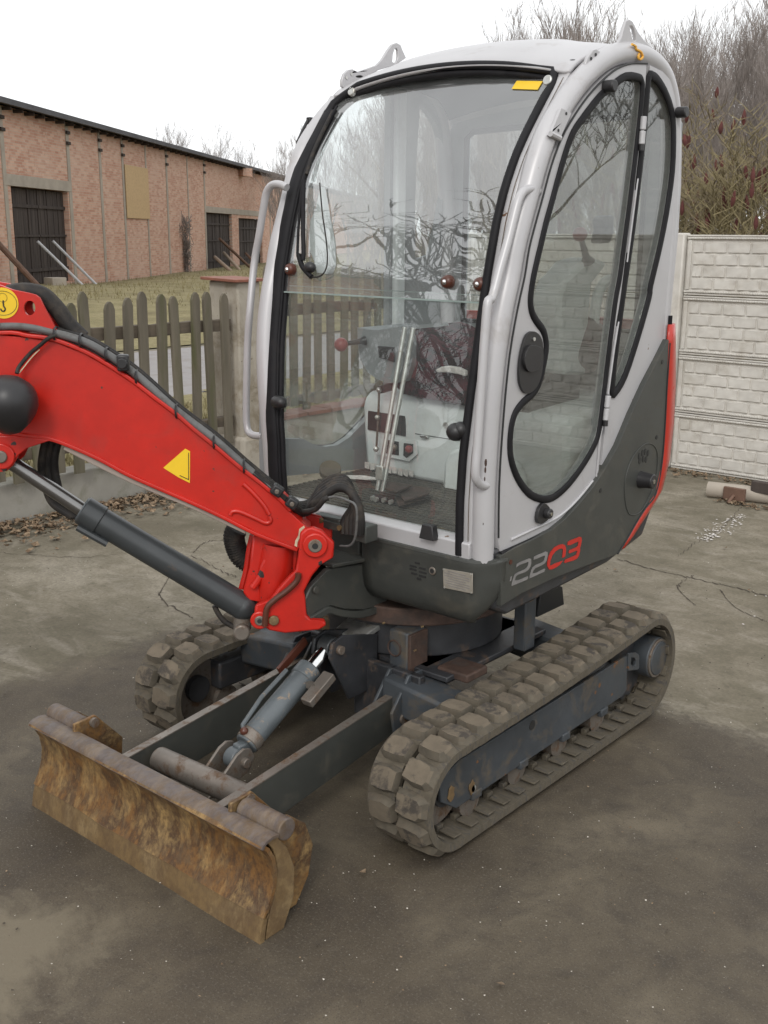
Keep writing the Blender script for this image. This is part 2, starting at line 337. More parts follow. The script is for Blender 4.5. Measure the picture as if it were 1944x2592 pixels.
M['bark_far'] = paint('pale_grey_bark', (.22, .19, .172), .9, var=.2, vscale=.6, bumpk=0)
M['bark_dark'] = paint('dark_bark', (.05, .042, .036), .9, var=.3, bumpk=.2)  # darker bark colour for the trees mirrored in the cab glass
M['bark_moss'] = paint('mossy_yellow_bark', (.20, .165, .085), .9, var=.35, vscale=4, bumpk=.2, dirt=(.15, .115, .09), dscale=3, damt=(.5, .6))
M['sumac'] = paint('dark_red_fruit_spike', (.10, .03, .026), .9, var=.3, vscale=20, bumpk=.5)
M['scrub'] = paint('brown_scrub_twigs', (.20, .17, .13), .95, var=.3, vscale=2, bumpk=0)
def brick_mat():
    m, t, b = new_mat('old_red_brickwork'); g = t.nodes.new('ShaderNodeNewGeometry'); mp = t.nodes.new('ShaderNodeMapping')
    mp.inputs['Rotation'].default_value = (0, 0, -BANG); t.links.new(g.outputs['Position'], mp.inputs[0])
    sx = t.nodes.new('ShaderNodeSeparateXYZ'); cx = t.nodes.new('ShaderNodeCombineXYZ'); t.links.new(mp.outputs[0], sx.inputs[0])
    t.links.new(sx.outputs[0], cx.inputs[0]); t.links.new(sx.outputs[2], cx.inputs[1])
    br = t.nodes.new('ShaderNodeTexBrick'); t.links.new(cx.outputs[0], br.inputs['Vector']); br.inputs['Scale'].default_value = 1
    br.inputs['Brick Width'].default_value = .29; br.inputs['Row Height'].default_value = .085; br.inputs['Mortar Size'].default_value = .009; br.inputs['Mortar Smooth'].default_value = .3
    br.inputs['Color1'].default_value = (.45, .215, .145, 1); br.inputs['Color2'].default_value = (.61, .385, .285, 1); br.inputs['Mortar'].default_value = (.47, .385, .31, 1); br.inputs['Bias'].default_value = 0
    v = coords(t); c = mixc(t, ramp(t, noise_n(t, v, .55, 7, .7), [(.42, 0.0), (.7, .55)]), br.outputs['Color'], (.60, .43, .34))
    c = mixc(t, ramp(t, noise_n(t, v, 2.5, 6, .75), [(.56, 0.0), (.68, .6)]), c, (.34, .165, .115))
    c = mixc(t, ramp(t, noise_n(t, v, 7, 4, .75), [(.62, 0.0), (.68, .55)]), c, (.66, .58, .50))
    t.links.new(c, b.inputs['Base Color']); b.inputs['Roughness'].default_value = .95; bump(t, b, br.outputs['Fac'], -.4, .01); return m

def structure(o): o['kind'] = 'structure'; return o
# ground sheet to the horizon
mb = MB(); mb.add([(-300, -250, 0), (300, -250, 0), (300, 350, 0), (-300, 350, 0)], [(0, 1, 2, 3)])
structure(mb.build('yard_ground', 'ground'))
# cracks in the slab
def crack(pts, w, z=.003):
    P = spline([U(p, 'z', 0) for p in pts], 14); mbk.add([], []); L = []; R_ = []
    for i, p in enumerate(P):
        j = nz(p[0], p[1], i*.3, 12)*.03; q = p+np.array([j, -j, 0]); d = P[min(i+1, len(P)-1)]-P[max(i-1, 0)]; d /= np.linalg.norm(d)+1e-9
        s = np.array([-d[1], d[0], 0])*w*(.35+abs(nz(p[0], p[1], 7, 15))*1.6); L.append(q+s); R_.append(q-s)
    n = len(P); mbk.add([(a[0], a[1], z) for a in L]+[(a[0], a[1], z) for a in R_], [(i, i+1, n+i+1, n+i) for i in range(n-1)])
mbk = MB()
for pts, w in (([z3(905, 1405), z3(1100, 1460), z3(1270, 1500), z3(1450, 1540), z3(1659, 1590)], .006), ([z3(1290, 1490), z3(1230, 1520), z3(1215, 1560), z3(1300, 1640)], .004),
               ([z3(1560, 1100), z3(1500, 1180), z3(1380, 1290), z3(1290, 1330), z3(1210, 1395)], .003), ([z5(760, 1330), z5(900, 1310), z5(1020, 1370), z5(1100, 1400)], .004),
               ([z5(740, 1480), z5(780, 1530), z5(900, 1590)], .006), ([z5(900, 1290), z5(960, 1240), z5(1050, 1230)], .003), ([z5(0, 1290), z5(300, 1310), z5(560, 1300)], .003), ([z5(820, 1330), z5(790, 1400), z5(745, 1480)], .003), ([z3(1659, 1720), z3(1500, 1650), z3(1420, 1560)], .003)):
    crack(pts, w)
mbk.build('ground_cracks', 'crack', kind='stuff', smooth=None).__setitem__('label', 'thin dirt filled cracks in the yard concrete')
# road and grass beyond the picket fence
mb = MB(); mb.add([(-11.5, -60, .008), (-7.2, -60, .008), (-7.6, 60, .008), (-11.9, 60, .008)], [(0, 1, 2, 3)]); structure(mb.build('road', 'road'))
bA = U((24, 272), 'z', 5.41); bB = U((723, 455), 'z', 5.41); bd = (bB-bA); bd[2] = 0; bd /= np.linalg.norm(bd); bn = np.array([bd[1], -bd[0], 0.0])
if bn@(CAM-bA) < 0: bn = -bn
BANG = math.atan2(bd[1], bd[0]); M['brick'] = brick_mat()
def bpt(p, off=0.0):  # pixel -> point on the barn wall
    return U(p, bn, bA+bn*off)
def bs(p): q = bpt(p); return (q-bA)@bd, q[2]
sL, zL = bs((24, 723)); sR, zR = bs((521, 711))
def basez(s): return max(.06, zL+(zR-zL)*(s-sL)/(sR-sL))
# grass bank: grid between the road and the barn
mb = MB(); nx_, ny_ = 46, 70; vs = []
for j in range(ny_):
    for i in range(nx_):
        s = -70+j*3.0; q = bA+bd*s+bn*(-3+i*.9); zb = basez(min(max(s, -25), 60)); u_ = min(1, max(0, (q[0]+12.2)/(-14)))
        vs.append((min(q[0], -12.0) if q[0] > -12.0 else q[0], q[1], .02+(zb-.02)*u_+.06*nz(q[0], q[1], 0, .5)*min(1, u_*8)))
mb.add(vs, [(j*nx_+i, j*nx_+i+1, (j+1)*nx_+i+1, (j+1)*nx_+i) for j in range(ny_-1) for i in range(nx_-1)])
structure(mb.build('grass_bank', 'grass'))
mb = MB(); mb.add([(-7.25, -60, .02), (-4.0, -60, .02), (-4.0, 60, .02), (-7.65, 60, .02)], [(0, 1, 2, 3)]); structure(mb.build('grass_verge', 'grass'))
mb = MB(); mb.add([(-7.6, 5.35, .03), (60, 5.35, .03), (60, 90, .03), (-7.6, 90, .03)], [(0, 1, 2, 3)]); structure(mb.build('woodland_floor', 'grass'))
# tufts of grass along bank and verge
mb = MB(); rs = random.Random(3)
for i in range(15000):
    if i < 8000: s = rs.uniform(-8, 34); w = rs.uniform(0.1, 12); q = bA+bd*s+bn*w; z0 = basez(s)
    else: q = np.array([rs.uniform(-6.9, -4.1), rs.uniform(-.5, 7), 0]); z0 = .02; s = 0
    if q[0] > -12.2 and i < 8000: continue
    u_ = min(1, max(0, (q[0]+12.2)/(-14))) if i < 8000 else 0; z0 = .02+(z0-.02)*u_ if i < 8000 else z0
    h = rs.uniform(.04, .14); a = rs.uniform(0, 6.28); w_ = rs.uniform(.006, .02)
    mb.add([(q[0]-w_*math.cos(a), q[1]-w_*math.sin(a), z0-.03), (q[0]+w_*math.cos(a), q[1]+w_*math.sin(a), z0-.03), (q[0]+rs.uniform(-.06, .06), q[1]+rs.uniform(-.06, .06), z0+h)], [(0, 1, 2)])
mb.build('grass_tufts', 'grass', kind='stuff', smooth=None)['label'] = 'dry yellowed winter grass on the bank and verge'

# ------------------------------------------------------------------ barn
barn = thing('brick_barn', 'long old red brick barn with dark plank doors and concrete pillars behind the fence', 'barn', tuple(bA+bd*10-np.array([0, 0, 5.4])))
def wpt(s, z, off=0.0): return bA*np.array([1, 1, 0])+bd*s+bn*off+np.array([0, 0, z])
EZ = 5.41; holes = []
def rect_px(a, b, c, d): return [bs(p) for p in (a, b, c, d)]
D1 = rect_px(z4(62, 556), z4(363, 596), z4(378, 1086), z4(90, 1092))
D2 = rect_px(z4(1083, 694), z4(1221, 716), z4(1221, 1062), z4(1083, 1062))
D3 = rect_px(z4(1256, 724), z4(1376, 742), z4(1380, 1062), z4(1256, 1062))
def rect(D):
    s0, s1 = (D[0][0]+D[3][0])/2, (D[1][0]+D[2][0])/2; z1 = (D[0][1]+D[1][1])/2; return s0, s1, max(basez(s0), basez(s1))-.05, z1
RD = [rect(D) for D in (D1, D2, D3)]
outer = [wpt(-32, -1.5), wpt(-32, EZ), wpt(105, EZ), wpt(105, -2.5)]
hl = [[wpt(a, c), wpt(b, c), wpt(b, d), wpt(a, d)] for a, b, c, d in RD]
MB().plate([outer]+hl, -bn*.4).build('wall', 'brick', barn, smooth=None)
mb = MB()
for a, b, c, d in RD: mb.plate([[wpt(a-.3, c-.3, -.5), wpt(b+.3, c-.3, -.5), wpt(b+.3, d+.3, -.5), wpt(a-.3, d+.3, -.5)]], -bn*.05)
mb.build('door_backing', 'doorwood', barn)
door_n = 0
for (a, b, c, d), leaves in zip(RD, (2, 1, 1)):
    for L in range(leaves):
        w0 = a+(b-a)*L/leaves+.02; w1 = a+(b-a)*(L+1)/leaves-.02; k = max(4, int((w1-w0)/.17)); first = None
        door = MB().plate([[wpt(w0, c, -.27), wpt(w1, c, -.27), wpt(w1, d-.02, -.27), wpt(w0, d-.02, -.27)]], bn*.03).build('door', 'doorwood', barn)
        for z0_, z1_ in ((c+.4, c+.5), (d-.6, d-.5), ((c+d)/2, (c+d)/2+.07)): MB().plate([[wpt(w0, z0_, -.15), wpt(w1, z0_, -.15), wpt(w1, z1_, -.15), wpt(w0, z1_, -.15)]], bn*.03).build('batten', 'doorwood', door)
        for q in range(k):
            p0 = w0+(w1-w0)*q/k+.008; p1 = w0+(w1-w0)*(q+1)/k-.008; jj = rs.uniform(0, .06); oo = -.22+rs.uniform(0, .03)
            MB().plate([[wpt(p0, c+jj, oo), wpt(p1, c+jj, oo), wpt(p1, d-.03, oo), wpt(p0, d-.03, oo)]], bn*.04).build('plank', 'doorwood', door)
for (a, b, c, d) in ((RD[0][0]-.5, RD[0][1]+.35, RD[0][3], RD[0][3]+.34), (RD[1][0]-.1, RD[2][1]+.2, RD[1][3], RD[1][3]+.3)):
    MB().plate([[wpt(a, c, -.1), wpt(b, c, -.1), wpt(b, d, -.1), wpt(a, d, -.1)]], bn*.13).build('lintel', 'pillar', barn, bevel=.01)
s12 = (RD[1][1], RD[2][0])
for tp, bt, w in ((z4(16, 300), z4(58, 1080), .24), (z4(364, 270), z4(383, 1080), .25), (z4(529, 350), z4(550, 1075), .22), (z4(648, 380), z4(665, 1070), .2), (z4(770, 380), z4(783, 1065), .16),
                  (z4(877, 400), z4(889, 1060), .22), (z4(983, 430), z4(988, 740), .14), (z4(1075, 450), z4(1082, 1060), .22)):
    s0 = (bs(tp)[0]+bs(bt)[0])/2
    MB().plate([[wpt(s0-w/2, basez(s0)-.3, .003), wpt(s0+w/2, basez(s0)-.3, .003), wpt(s0+w/2, EZ-.02, .003), wpt(s0-w/2, EZ-.02, .003)]], bn*.02).build('pillar', 'pillar', barn)
    if w in (.24, .25, .2, .22):
        for dz in (.28, .62): MB().plate([[wpt(s0-.14, EZ-dz-.1, .024), wpt(s0+.14, EZ-dz-.1, .024), wpt(s0+.14, EZ-dz, .024), wpt(s0-.14, EZ-dz, .024)]], bn*.06).build('iron_anchor', 'doorwood', barn)
for k in range(6):
    s0 = RD[2][1]+2.5+k*3.4
    MB().plate([[wpt(s0-.12, -1.4, .003), wpt(s0+.12, -1.4, .003), wpt(s0+.12, EZ-.02, .003), wpt(s0-.12, EZ-.02, .003)]], bn*.02).build('pillar', 'pillar', barn)
ob = [bs(p) for p in (z4(652, 450), z4(775, 470), z4(776, 736), z4(658, 728))]; s0, s1 = (ob[0][0]+ob[3][0])/2, (ob[1][0]+ob[2][0])/2; za, zb_ = (ob[2][1]+ob[3][1])/2, (ob[0][1]+ob[1][1])/2
MB().plate([[wpt(s0, za, .03), wpt(s1, za, .03), wpt(s1, zb_, .03), wpt(s0, zb_, .03)]], bn*.03).build('window_board', 'osb', barn, bevel=.004, label='yellow chipboard sheet closing a window')
def roof(s0, s1, rise, back, name, extra=0):
    mb = MB(); r0 = [wpt(s0, EZ-.02+extra, .45), wpt(s1, EZ-.02+extra, .45), wpt(s1, EZ+rise, -back), wpt(s0, EZ+rise, -back)]
    mb.plate([r0], np.array([0, 0, .16])); mb.plate([[wpt(s0, EZ+rise, -back), wpt(s1, EZ+rise, -back), wpt(s1, EZ+rise-1.1, -back-7), wpt(s0, EZ+rise-1.1, -back-7)]], np.array([0, 0, .14]))
    return mb.build(name, 'roofing', barn)
sb_ = bs((z4(600, 240)))[0]
rf = roof(-33, 14.5, 1.05, 6.0, 'roof'); rf2 = roof(14.5, 106, .82, 6.6, 'roof')
for k in range(60):
    s0 = -4+k*.42
    if s0 > 14: break
    MB().cyl(wpt(s0, EZ+1.2, -6), wpt(s0+.1, EZ+1.28, -6), .02, 5).build('ridge_peg', 'roofing', rf)
mb = MB()
for k in range(130): s0 = -31+k*.8; mb.plate([[wpt(s0, EZ-.13, .0), wpt(s0+.07, EZ-.13, .0), wpt(s0+.07, EZ-.03, .0), wpt(s0, EZ-.03, .0)]], bn*.30)
mb.build('rafter_ends', 'doorwood', barn, kind='stuff')
MB().plate([[wpt(-32, -1.5, -12), wpt(-32, EZ-.2, -12), wpt(75, EZ-.2, -12), wpt(75, -1.5, -12)]], bn*.3).build('wall', 'brick', barn, smooth=None)
MB().box(wpt(bs(z4(1260, 480))[0], EZ-.25, .2), (.7, .7, .45)).build('chimney_stub', 'brick', barn)
# small white block by the door and climber on the wall
p = bpt(z4(292, 1088), .8); tag(MB().box((p[0], p[1], p[2]+.12), (.5, .5, .3)).build('white_block', 'pillar', bevel=.02), 'small pale block lying in the grass before the large barn door', 'block')
rs = random.Random(11); mb = MB(); s0, _ = bs(z4(965, 900)); zt = bs(z4(965, 750))[1]
for k in range(420):
    hgt = rs.random(); zz_ = basez(s0)+(zt-basez(s0))*hgt; sp = .10+.75*max(0, hgt-.6)*rs.random()*2.2; a = wpt(s0+rs.gauss(0, sp)+.5*max(0, hgt-.8), zz_, rs.uniform(.03, .2)); b = a+np.array([rs.gauss(0, .15), rs.gauss(0, .15), rs.gauss(.05, .22)])
    mb.tube([a, b], .012, 3)
tag(mb.build('climbing_shrub', 'bark', smooth=None), 'leafless dark climber clinging to the brick wall left of the far doors', 'climber')
# poles leaning at the barn
def pole(p0, off0, p1, r, mat, label, grp, ground=True):
    a = bpt(p0, off0); b = U(p1, 'z', basez(bs(p1)[0])-.02) if ground else bpt(p1, 1.2)
    return tag(MB().tube([a, b], r, 8).build('leaning_pole', mat), label, 'pole', grp)
G = 'poles propped against the barn'
pole(z4(197, 852), .1, z4(458, 1106), .045, 'pole_l', 'left one of two thin pale poles propped against the large double barn door', G, False)
pole(z4(277, 850), .1, z4(530, 1104), .045, 'pole_l', 'right one of two thin pale poles propped against the large double barn door', G, False)
pole(z4(-40, 830), .1, z4(220, 1110), .085, 'pole_b', 'thick brown pole slanting down to the grass at the left edge of the photo', G, False)
def pole2(p0, p1, r, mat, label):
    a, b = bpt(p0, .3), bpt(p1, 2.2); return tag(MB().tube([a, b], r, 8).build('leaning_pole', mat), label, 'pole', G)
pole2(z4(1128, 935), z4(1262, 1052), .09, 'pole_w', 'shortest pale beam leaning on the nearer of the two narrow barn doors')
pole2(z4(1175, 912), z4(1305, 1052), .08, 'pole_w', 'pale beam with square top leaning between the two narrow barn doors')
pole2(z4(1152, 838), z4(1420, 1090), .075, 'pole_b', 'long reddish brown pole crossing in front of the narrow barn doors')
pole2(z4(1290, 915), z4(1440, 1075), .07, 'pole_b', 'brown pole leaning on the farther narrow barn door')

# ------------------------------------------------------------------ low wall, gate posts, picket fence (along x = -3.85)
lw = thing('low_wall', 'low pale concrete wall under the wooden picket fence', 'wall', (-3.9, 0, 0))
MB().box((-3.95, -3.2, .13), (.2, 11.52, .27)).build('wall_base', 'conc_low', lw, bevel=.012)
MB().box((-3.95, 4.02, .19), (.2, 2.35, .38)).build('wall_base', 'conc_low', lw, bevel=.012)
for k in range(8):
    MB().box((-3.95, 2.95+k*.29, .395), (.24, .27, .03), Matrix.Rotation(rs.uniform(-.04, .04), 3, 'X')).build('coping_tile', 'tile', lw, bevel=.004)
gp = thing('gate_post', 'thick square concrete post with red clay tile cap beside the excavator cab', 'post', (-3.9, 2.58, 0))
MB().box((-3.92, 2.685, .75), (.33, .23, 1.505)).build('shaft', 'conc', gp, bevel=.015)
MB().box((-3.86, 2.69, .16), (.30, .30, .32)).build('plinth', 'conc', gp, bevel=.03)
for k in range(2): MB().box((-3.92, 2.60+k*.17, 1.515), (.40, .165, .022), Matrix.Rotation(rs.uniform(-.03, .03), 3, 'Y')).build('cap_tile', 'tile', gp, bevel=.004)
def picket_mesh(h, w=.074, t=.022, top=.055):
    return MB().plate([[(0, -w/2, 0), (0, w/2, 0), (0, w/2, h-top), (0, w*.34, h-top*.35), (0, w*.08, h), (0, -w*.08, h), (0, -w*.34, h-top*.35), (0, -w/2, h-top)]], (t, 0, 0)).mesh('picket', 'picket', smooth=None)
pm = [picket_mesh(1.14), picket_mesh(1.12, .078), picket_mesh(1.16, .070, .025)]
def picket_fence(y0, y1, step, label, zb=.30, dz=0):
    fn = thing('picket_fence', label, 'fence', (-3.85, (y0+y1)/2, 0), 'weathered wooden picket fences')
    for zr, zk in ((1.185, .085), (.45, .075)):
        mb = MB(); n = int((y1-y0)/.12)+1; rings = []
        for i in range(n+1):
            y = y0+(y1-y0)*i/n; w = .006*nz(0, y*3, zr); h = zk/2*(1+.18*nz(1, y*4, zr)); rings.append([(-3.835-.03, y, zr-h+w+dz), (-3.835+.03, y, zr-h+w+dz), (-3.835+.03, y, zr+h+w+dz), (-3.835-.03, y, zr+h*(1+.15*nz(2, y*9, 1))+w+dz)])
        mb.loft(rings).build('rail', 'rail', fn, bevel=.004)
    y = y0+.08
    while y < y1-.05:
        mw = Matrix.Translation((-3.80, y, zb+rs.uniform(-.035, .02)+dz)) @ Matrix.Rotation(rs.uniform(-.034, .034), 4, 'X') @ Matrix.Rotation(rs.uniform(-.02, .02), 4, 'Y')
        link_copy(rs.choice(pm), 'picket', fn, mw); y += step*rs.uniform(.92, 1.07)
picket_fence(-3.0, 2.54, .146, 'weathered wooden picket fence between the red boom and the concrete post')
picket_fence(2.80, 5.1, .150, 'weathered wooden picket fence seen through the cab windscreen right of the concrete post', .40, .08)

# ------------------------------------------------------------------ cast concrete panel fence (y = 5.2)
pf = thing('concrete_panel_fence', 'pale precast concrete panel fence with brick pattern behind the excavator', 'fence', (.5, 5.2, 0))
YF = 5.2; PH = .4675
def block_mesh(w, h, seed):
    r = random.Random(seed); mb = MB(); us = [0, .018, .16, .33, .5, .67, .84, .982, 1]; vs_ = [0, .04, .22, .5, .78, .96, 1]; g = []
    if w < .1: us = [0, .04, .3, .5, .7, .96, 1]
    for j, v in enumerate(vs_):
        for i, u in enumerate(us):
            e = i in (0, len(us)-1) or j in (0, len(vs_)-1)
            d = 0 if e else .011+r.uniform(-.0022, .0022)+.004*math.sin(u*12.6+seed)*(v-.5)*2*(1 if 0 < v < 1 else 0)
            vz = v+(.05*math.cos(u*12.6+seed) if j in (2, 4) else 0)
            g.append(((u-.5)*w, -d, (vz-.5)*h))
    nx = len(us); mb.add(g, [(j*nx+i, j*nx+i+1, (j+1)*nx+i+1, (j+1)*nx+i) for j in range(len(vs_)-1) for i in range(nx-1)])
    return mb.mesh('block', 'panel', smooth=25)
fullb = [block_mesh(.172, .078, s) for s in range(4)]; halfb = [block_mesh(.078, .078, s) for s in (5, 6)]
posts = [-3.60, -1.50, .60, 2.70, 4.80, 6.9]
for px_ in posts:
    MB().plate([[(px_-.07, YF-.05, 0), (px_-.07, YF-.05, 1.88), (px_+.07, YF-.05, 1.88), (px_+.07, YF-.05, 0)]], (0, .12, 0)).build('post', 'panel', pf, bevel=.012)
stuffb = MB()
for bay in range(5):
    x0, x1 = posts[bay]+.075, posts[bay+1]-.075
    for lv in range(4):
        zb0 = lv*PH; mb = MB(); zc = zb0+PH/2
        mb.box(((x0+x1)/2, YF+.02, zc), (x1-x0, .035, PH-.006))
        for (z0, z1, d) in ((zb0+.004, zb0+.018, .012), (zb0+.022, zb0+.040, .018), (zb0+PH-.036, zb0+PH-.020, .018), (zb0+PH-.016, zb0+PH-.004, .014)):
            mb.box(((x0+x1)/2, YF+.0025-d/2, (z0+z1)/2), (x1-x0-.01, d, z1-z0))
        for xx in (x0+.03, x1-.03): mb.box((xx, YF-.005, zc), (.03, .015, PH-.09))
        pan = mb.build('panel', 'panel', pf, bevel=.003)
        # rope moulding
        rp = MB(); k = 0; xx = x0+.05
        if bay < 2:
            while xx < min(x1-.05, -.45):
                for zr in (zb0+.031, zb0+PH-.028): rp.sph((xx, YF-.016, zr), .0075, 6, (1.3, .8, 1))
                xx += .021
            if rp.v: rp.build('rope_moulding', 'panel', pan, kind='stuff', smooth=60)
        for row in range(4):
            zr = zb0+.052+.040+row*.0925; xx = x0+.062; half = row % 2 == 1; first = True
            while xx < x1-.12:
                w = .078 if (half and first) else .172; me = rs.choice(halfb if (half and first) else fullb)
                if bay < 2 and xx < -.5: link_copy(me, 'block', pan, Matrix.Translation((xx+w/2, YF+.0025, zr)))
                else: stuffb.add([(v.co.x+xx+w/2, v.co.y+YF+.0025, v.co.z+zr) for v in me.vertices], [tuple(p.vertices) for p in me.polygons])
                xx += w+.0155; first = False
stuffb.build('block_relief', 'panel', pf, kind='stuff', smooth=60)
# steel pipe with scrap by the fence
q0, q1 = U((1792, 1238), 'z', .055), U((1950, 1256), 'z', .055); dd = (q1-q0)/np.linalg.norm(q1-q0)
mb = MB().tube([q0, q0+dd*1.3], .058, 24, caps=False); mb.tube([q0+dd*.002, q0+dd*1.3], .046, 24, caps=False)
tag(mb.build('concrete_pipe', 'pillar'), 'short pale pipe lying on the ground before the concrete fence', 'pipe')
mb = MB().box(U((1644+1205/5.53, 900+1930/5.53), 'z', .06)+np.array([0, -.02, .0]), (.16, .03, .09)); mb.tube([U((1644+1180/5.53, 900+1960/5.53), 'z', .05), U((1644+1100/5.53, 900+2060/5.53), 'z', .01)], .012, 8)
tag(mb.build('rusty_bracket', 'pole_b', bevel=.003), 'rusty bracket with a stub leaning on the pale pipe', 'scrap')
tag(MB().box(U((1644+1510/5.53, 900+1840/5.53), 'z', .14)+np.array([0, .10, -.02]), (.15, .06, .08)).build('brown_offcut', 'doorwood', bevel=.004), 'dark brown wooden block resting behind the pale pipe', 'block')
# leaves and chips
def scatter(name, mat, label, n, fn, smin, smax, lift=.012, seed=5, zj=1.0):
    r = random.Random(seed); mb = MB()
    for i in range(n):
        x, y, z = fn(r); s = r.uniform(smin, smax); a = r.uniform(0, 6.28); k = r.randint(4, 6); tz = r.uniform(0, lift)
        P = [(x+s*math.cos(a+6.28*q/k)*r.uniform(.5, 1), y+s*math.sin(a+6.28*q/k)*r.uniform(.35, 1), z+.005+tz+r.uniform(-.3, .6)*s*zj) for q in range(k)]
        P = [(p[0], p[1], max(p[2], z+.005)) for p in P]; mb.add(P+[(x, y, z+.006+tz)], [(q, (q+1) % k, k) for q in range(k)])
    o = mb.build(name, mat, kind='stuff', smooth=None); o['label'] = label; return o
scatter('leaf_litter', 'leaf', 'drift of dead brown leaves along the low wall', 1500, lambda r: (-3.83+abs(r.gauss(0, .22)), r.uniform(-.2, 2.3) if r.random() < .75 else r.uniform(-1.5, 3), 0), .012, .035, .03)
scatter('leaf_litter', 'leaf', 'dead leaves and dirt along the foot of the concrete fence', 700, lambda r: (r.uniform(-3.4, .5), 5.12-abs(r.gauss(0, .10)), 0), .008, .025, .015, 6)
scatter('leaf_litter', 'leaf', 'leaves caught round the pale pipe', 160, lambda r: (q0[0]+r.uniform(.1, .9), q0[1]-.06-abs(r.gauss(0, .05)), 0), .008, .025, .015, 8)
scatter('scattered_leaves', 'leaf', 'single dead leaves strewn over the yard', 90, lambda r: (r.uniform(-3.5, 2.6), r.uniform(-1.2, 5), .004), .006, .018, .004, 9)
scatter('stone_chips', 'chipstone', 'pale stone chips strewn over the dark asphalt', 420, lambda r: (r.uniform(-1.6, 2.4), r.uniform(-2.4, 1.0), .004), .0015, .0042, .0, 10)
scatter('stone_chips', 'leaf', 'brown grit strewn over the dark asphalt', 700, lambda r: (r.uniform(-1.6, 2.4), r.uniform(-2.4, 1.0), .004), .002, .005, .0, 12)

scatter('gravel_grit', 'chipstone', 'fine pale grit strewn over the yard', 1500, lambda r: (r.uniform(-3.4, 2.6), r.uniform(-2.4, 4.5), .001), .0015, .0045, 0, 41)
scatter('dark_grit', 'crack', 'fine dark grit strewn over the yard', 2200, lambda r: (r.uniform(-3.4, 2.6), r.uniform(-2.4, 4.5), .001), .0015, .006, 0, 42)
def splash(r):
    t_ = r.random(); w = r.gauss(0, .05)*(1-abs(t_-.6)); return (-.335+.07*t_+w, 4.05-.75*t_+r.gauss(0, .03), .002)
scatter('paint_splash', 'label', 'flaky white paint splash on the concrete right of the machine', 170, splash, .003, .013, 0, 31, 0)
scatter('paint_splash', 'label', 'small white paint flecks on the concrete at the right edge', 26, lambda r: (r.uniform(.35, 1.3), r.uniform(1.6, 3.2), .002), .003, .010, 0, 33, 0)
# ------------------------------------------------------------------ bare trees
def tree_mesh(seed, H=12, levels=5, r0=.16, spread=.55, mat='bark', first=.25, nbr=(5, 9), upb=.25, thin=.6, twigr=.010, multi=1):
    r = random.Random(seed); mb = MB(); tips = []
    def seg(P, R, k):
        mb.tube(P, R, k, caps=False)
    def grow(p, d, L, rad, lv):
        n = 4 if lv < 2 else 3; pts = [p]; dirs = []; q = np.array(p); dd = np.array(d)
        for i in range(n):
            dd = dd+np.array([r.gauss(0, .13), r.gauss(0, .13), r.gauss(0, .08)+upb*.15]); dd /= np.linalg.norm(dd); q = q+dd*L/n; pts.append(q.copy()); dirs.append(dd.copy())
        rads = [rad*(1-(1-thin*.6)*i/n) for i in range(n+1)]
        if lv >= levels-1: rads[-1] = rad*.3
        seg(pts, rads, 6 if lv == 0 else (4 if lv == 1 else 3))
        if lv >= levels: tips.append(pts[-1]); return
        k = r.randint(*nbr) if lv == 0 else r.randint(3, 5)
        for i in range(k):
            t_ = r.uniform(first if lv == 0 else .25, 1) ; f_ = t_*n; j = min(int(f_), n-1); pp_ = pts[j]+(pts[j+1]-pts[j])*(f_-j)
            a = r.uniform(0, 6.28); sd = np.array([math.cos(a), math.sin(a), r.uniform(-.1, .6)]); nd = dirs[j]*(1-spread)+sd*spread+np.array([0, 0, upb]); nd /= np.linalg.norm(nd)
            grow(pp_, nd, L*r.uniform(.42, .68), max(twigr, rads[j]*r.uniform(.38, .6)), lv+1)
        grow(pts[-1], dirs[-1], L*.55, max(twigr, rads[-1]*.9), lv+1)
    for m_ in range(multi):
        d0 = (r.gauss(0, .04 if multi == 1 else .25), r.gauss(0, .04 if multi == 1 else .25), 1); grow(np.array([r.gauss(0, .02*multi), r.gauss(0, .02*multi), -.1]), np.array(d0), H*.5, r0, 0)
    return mb.mesh('tree', mat, smooth=None), tips
def tree_parts(seed, **k):
    me, tips = tree_mesh(seed, **k); return me
wood = [tree_parts(100+i, H=h, levels=4, r0=rr, spread=sp, mat='bark_far', nbr=(8, 11), first=.28, twigr=.0085, upb=.34) for i, (h, rr, sp) in enumerate(((13, .14, .42), (11, .10, .38), (14, .17, .5), (9.5, .08, .45)))]
def place_tree(me, x, y, z, s, rz, label, group, name='bare_tree', cat='tree'):
    o = bpy.data.objects.new(name, me); S.collection.objects.link(o); o.location = (x, y, z); o.scale = (s, s, s); o.rotation_euler = (0, 0, rz); tag(o, label, cat, group); return o
rt_ = random.Random(21)
def dirpt(px, dist):  # horizontal direction of a photo column
    d = ray(px, 592); d[2] = 0; d /= np.linalg.norm(d); return CAM[0]+d[0]*dist, CAM[1]+d[1]*dist
kinds = ['slender bare tree', 'thin young bare tree', 'tall broad bare tree', 'small bushy bare tree']
def zone(px):
    for lim, t_ in ((975, 'behind the left windscreen'), (1100, 'behind the windscreen middle'), (1230, 'behind the right windscreen'), (1330, 'above the right roof end'), (1420, 'behind the door glass'), (1520, 'above the lifting lug'), (1620, 'behind the rear roof corner'), (1700, 'behind the quarter window'), (1780, 'just right of the cab'), (1860, 'between cab and photo edge'), (1960, 'at the right photo edge')):
        if px < lim: return t_
    return 'past the right photo edge'
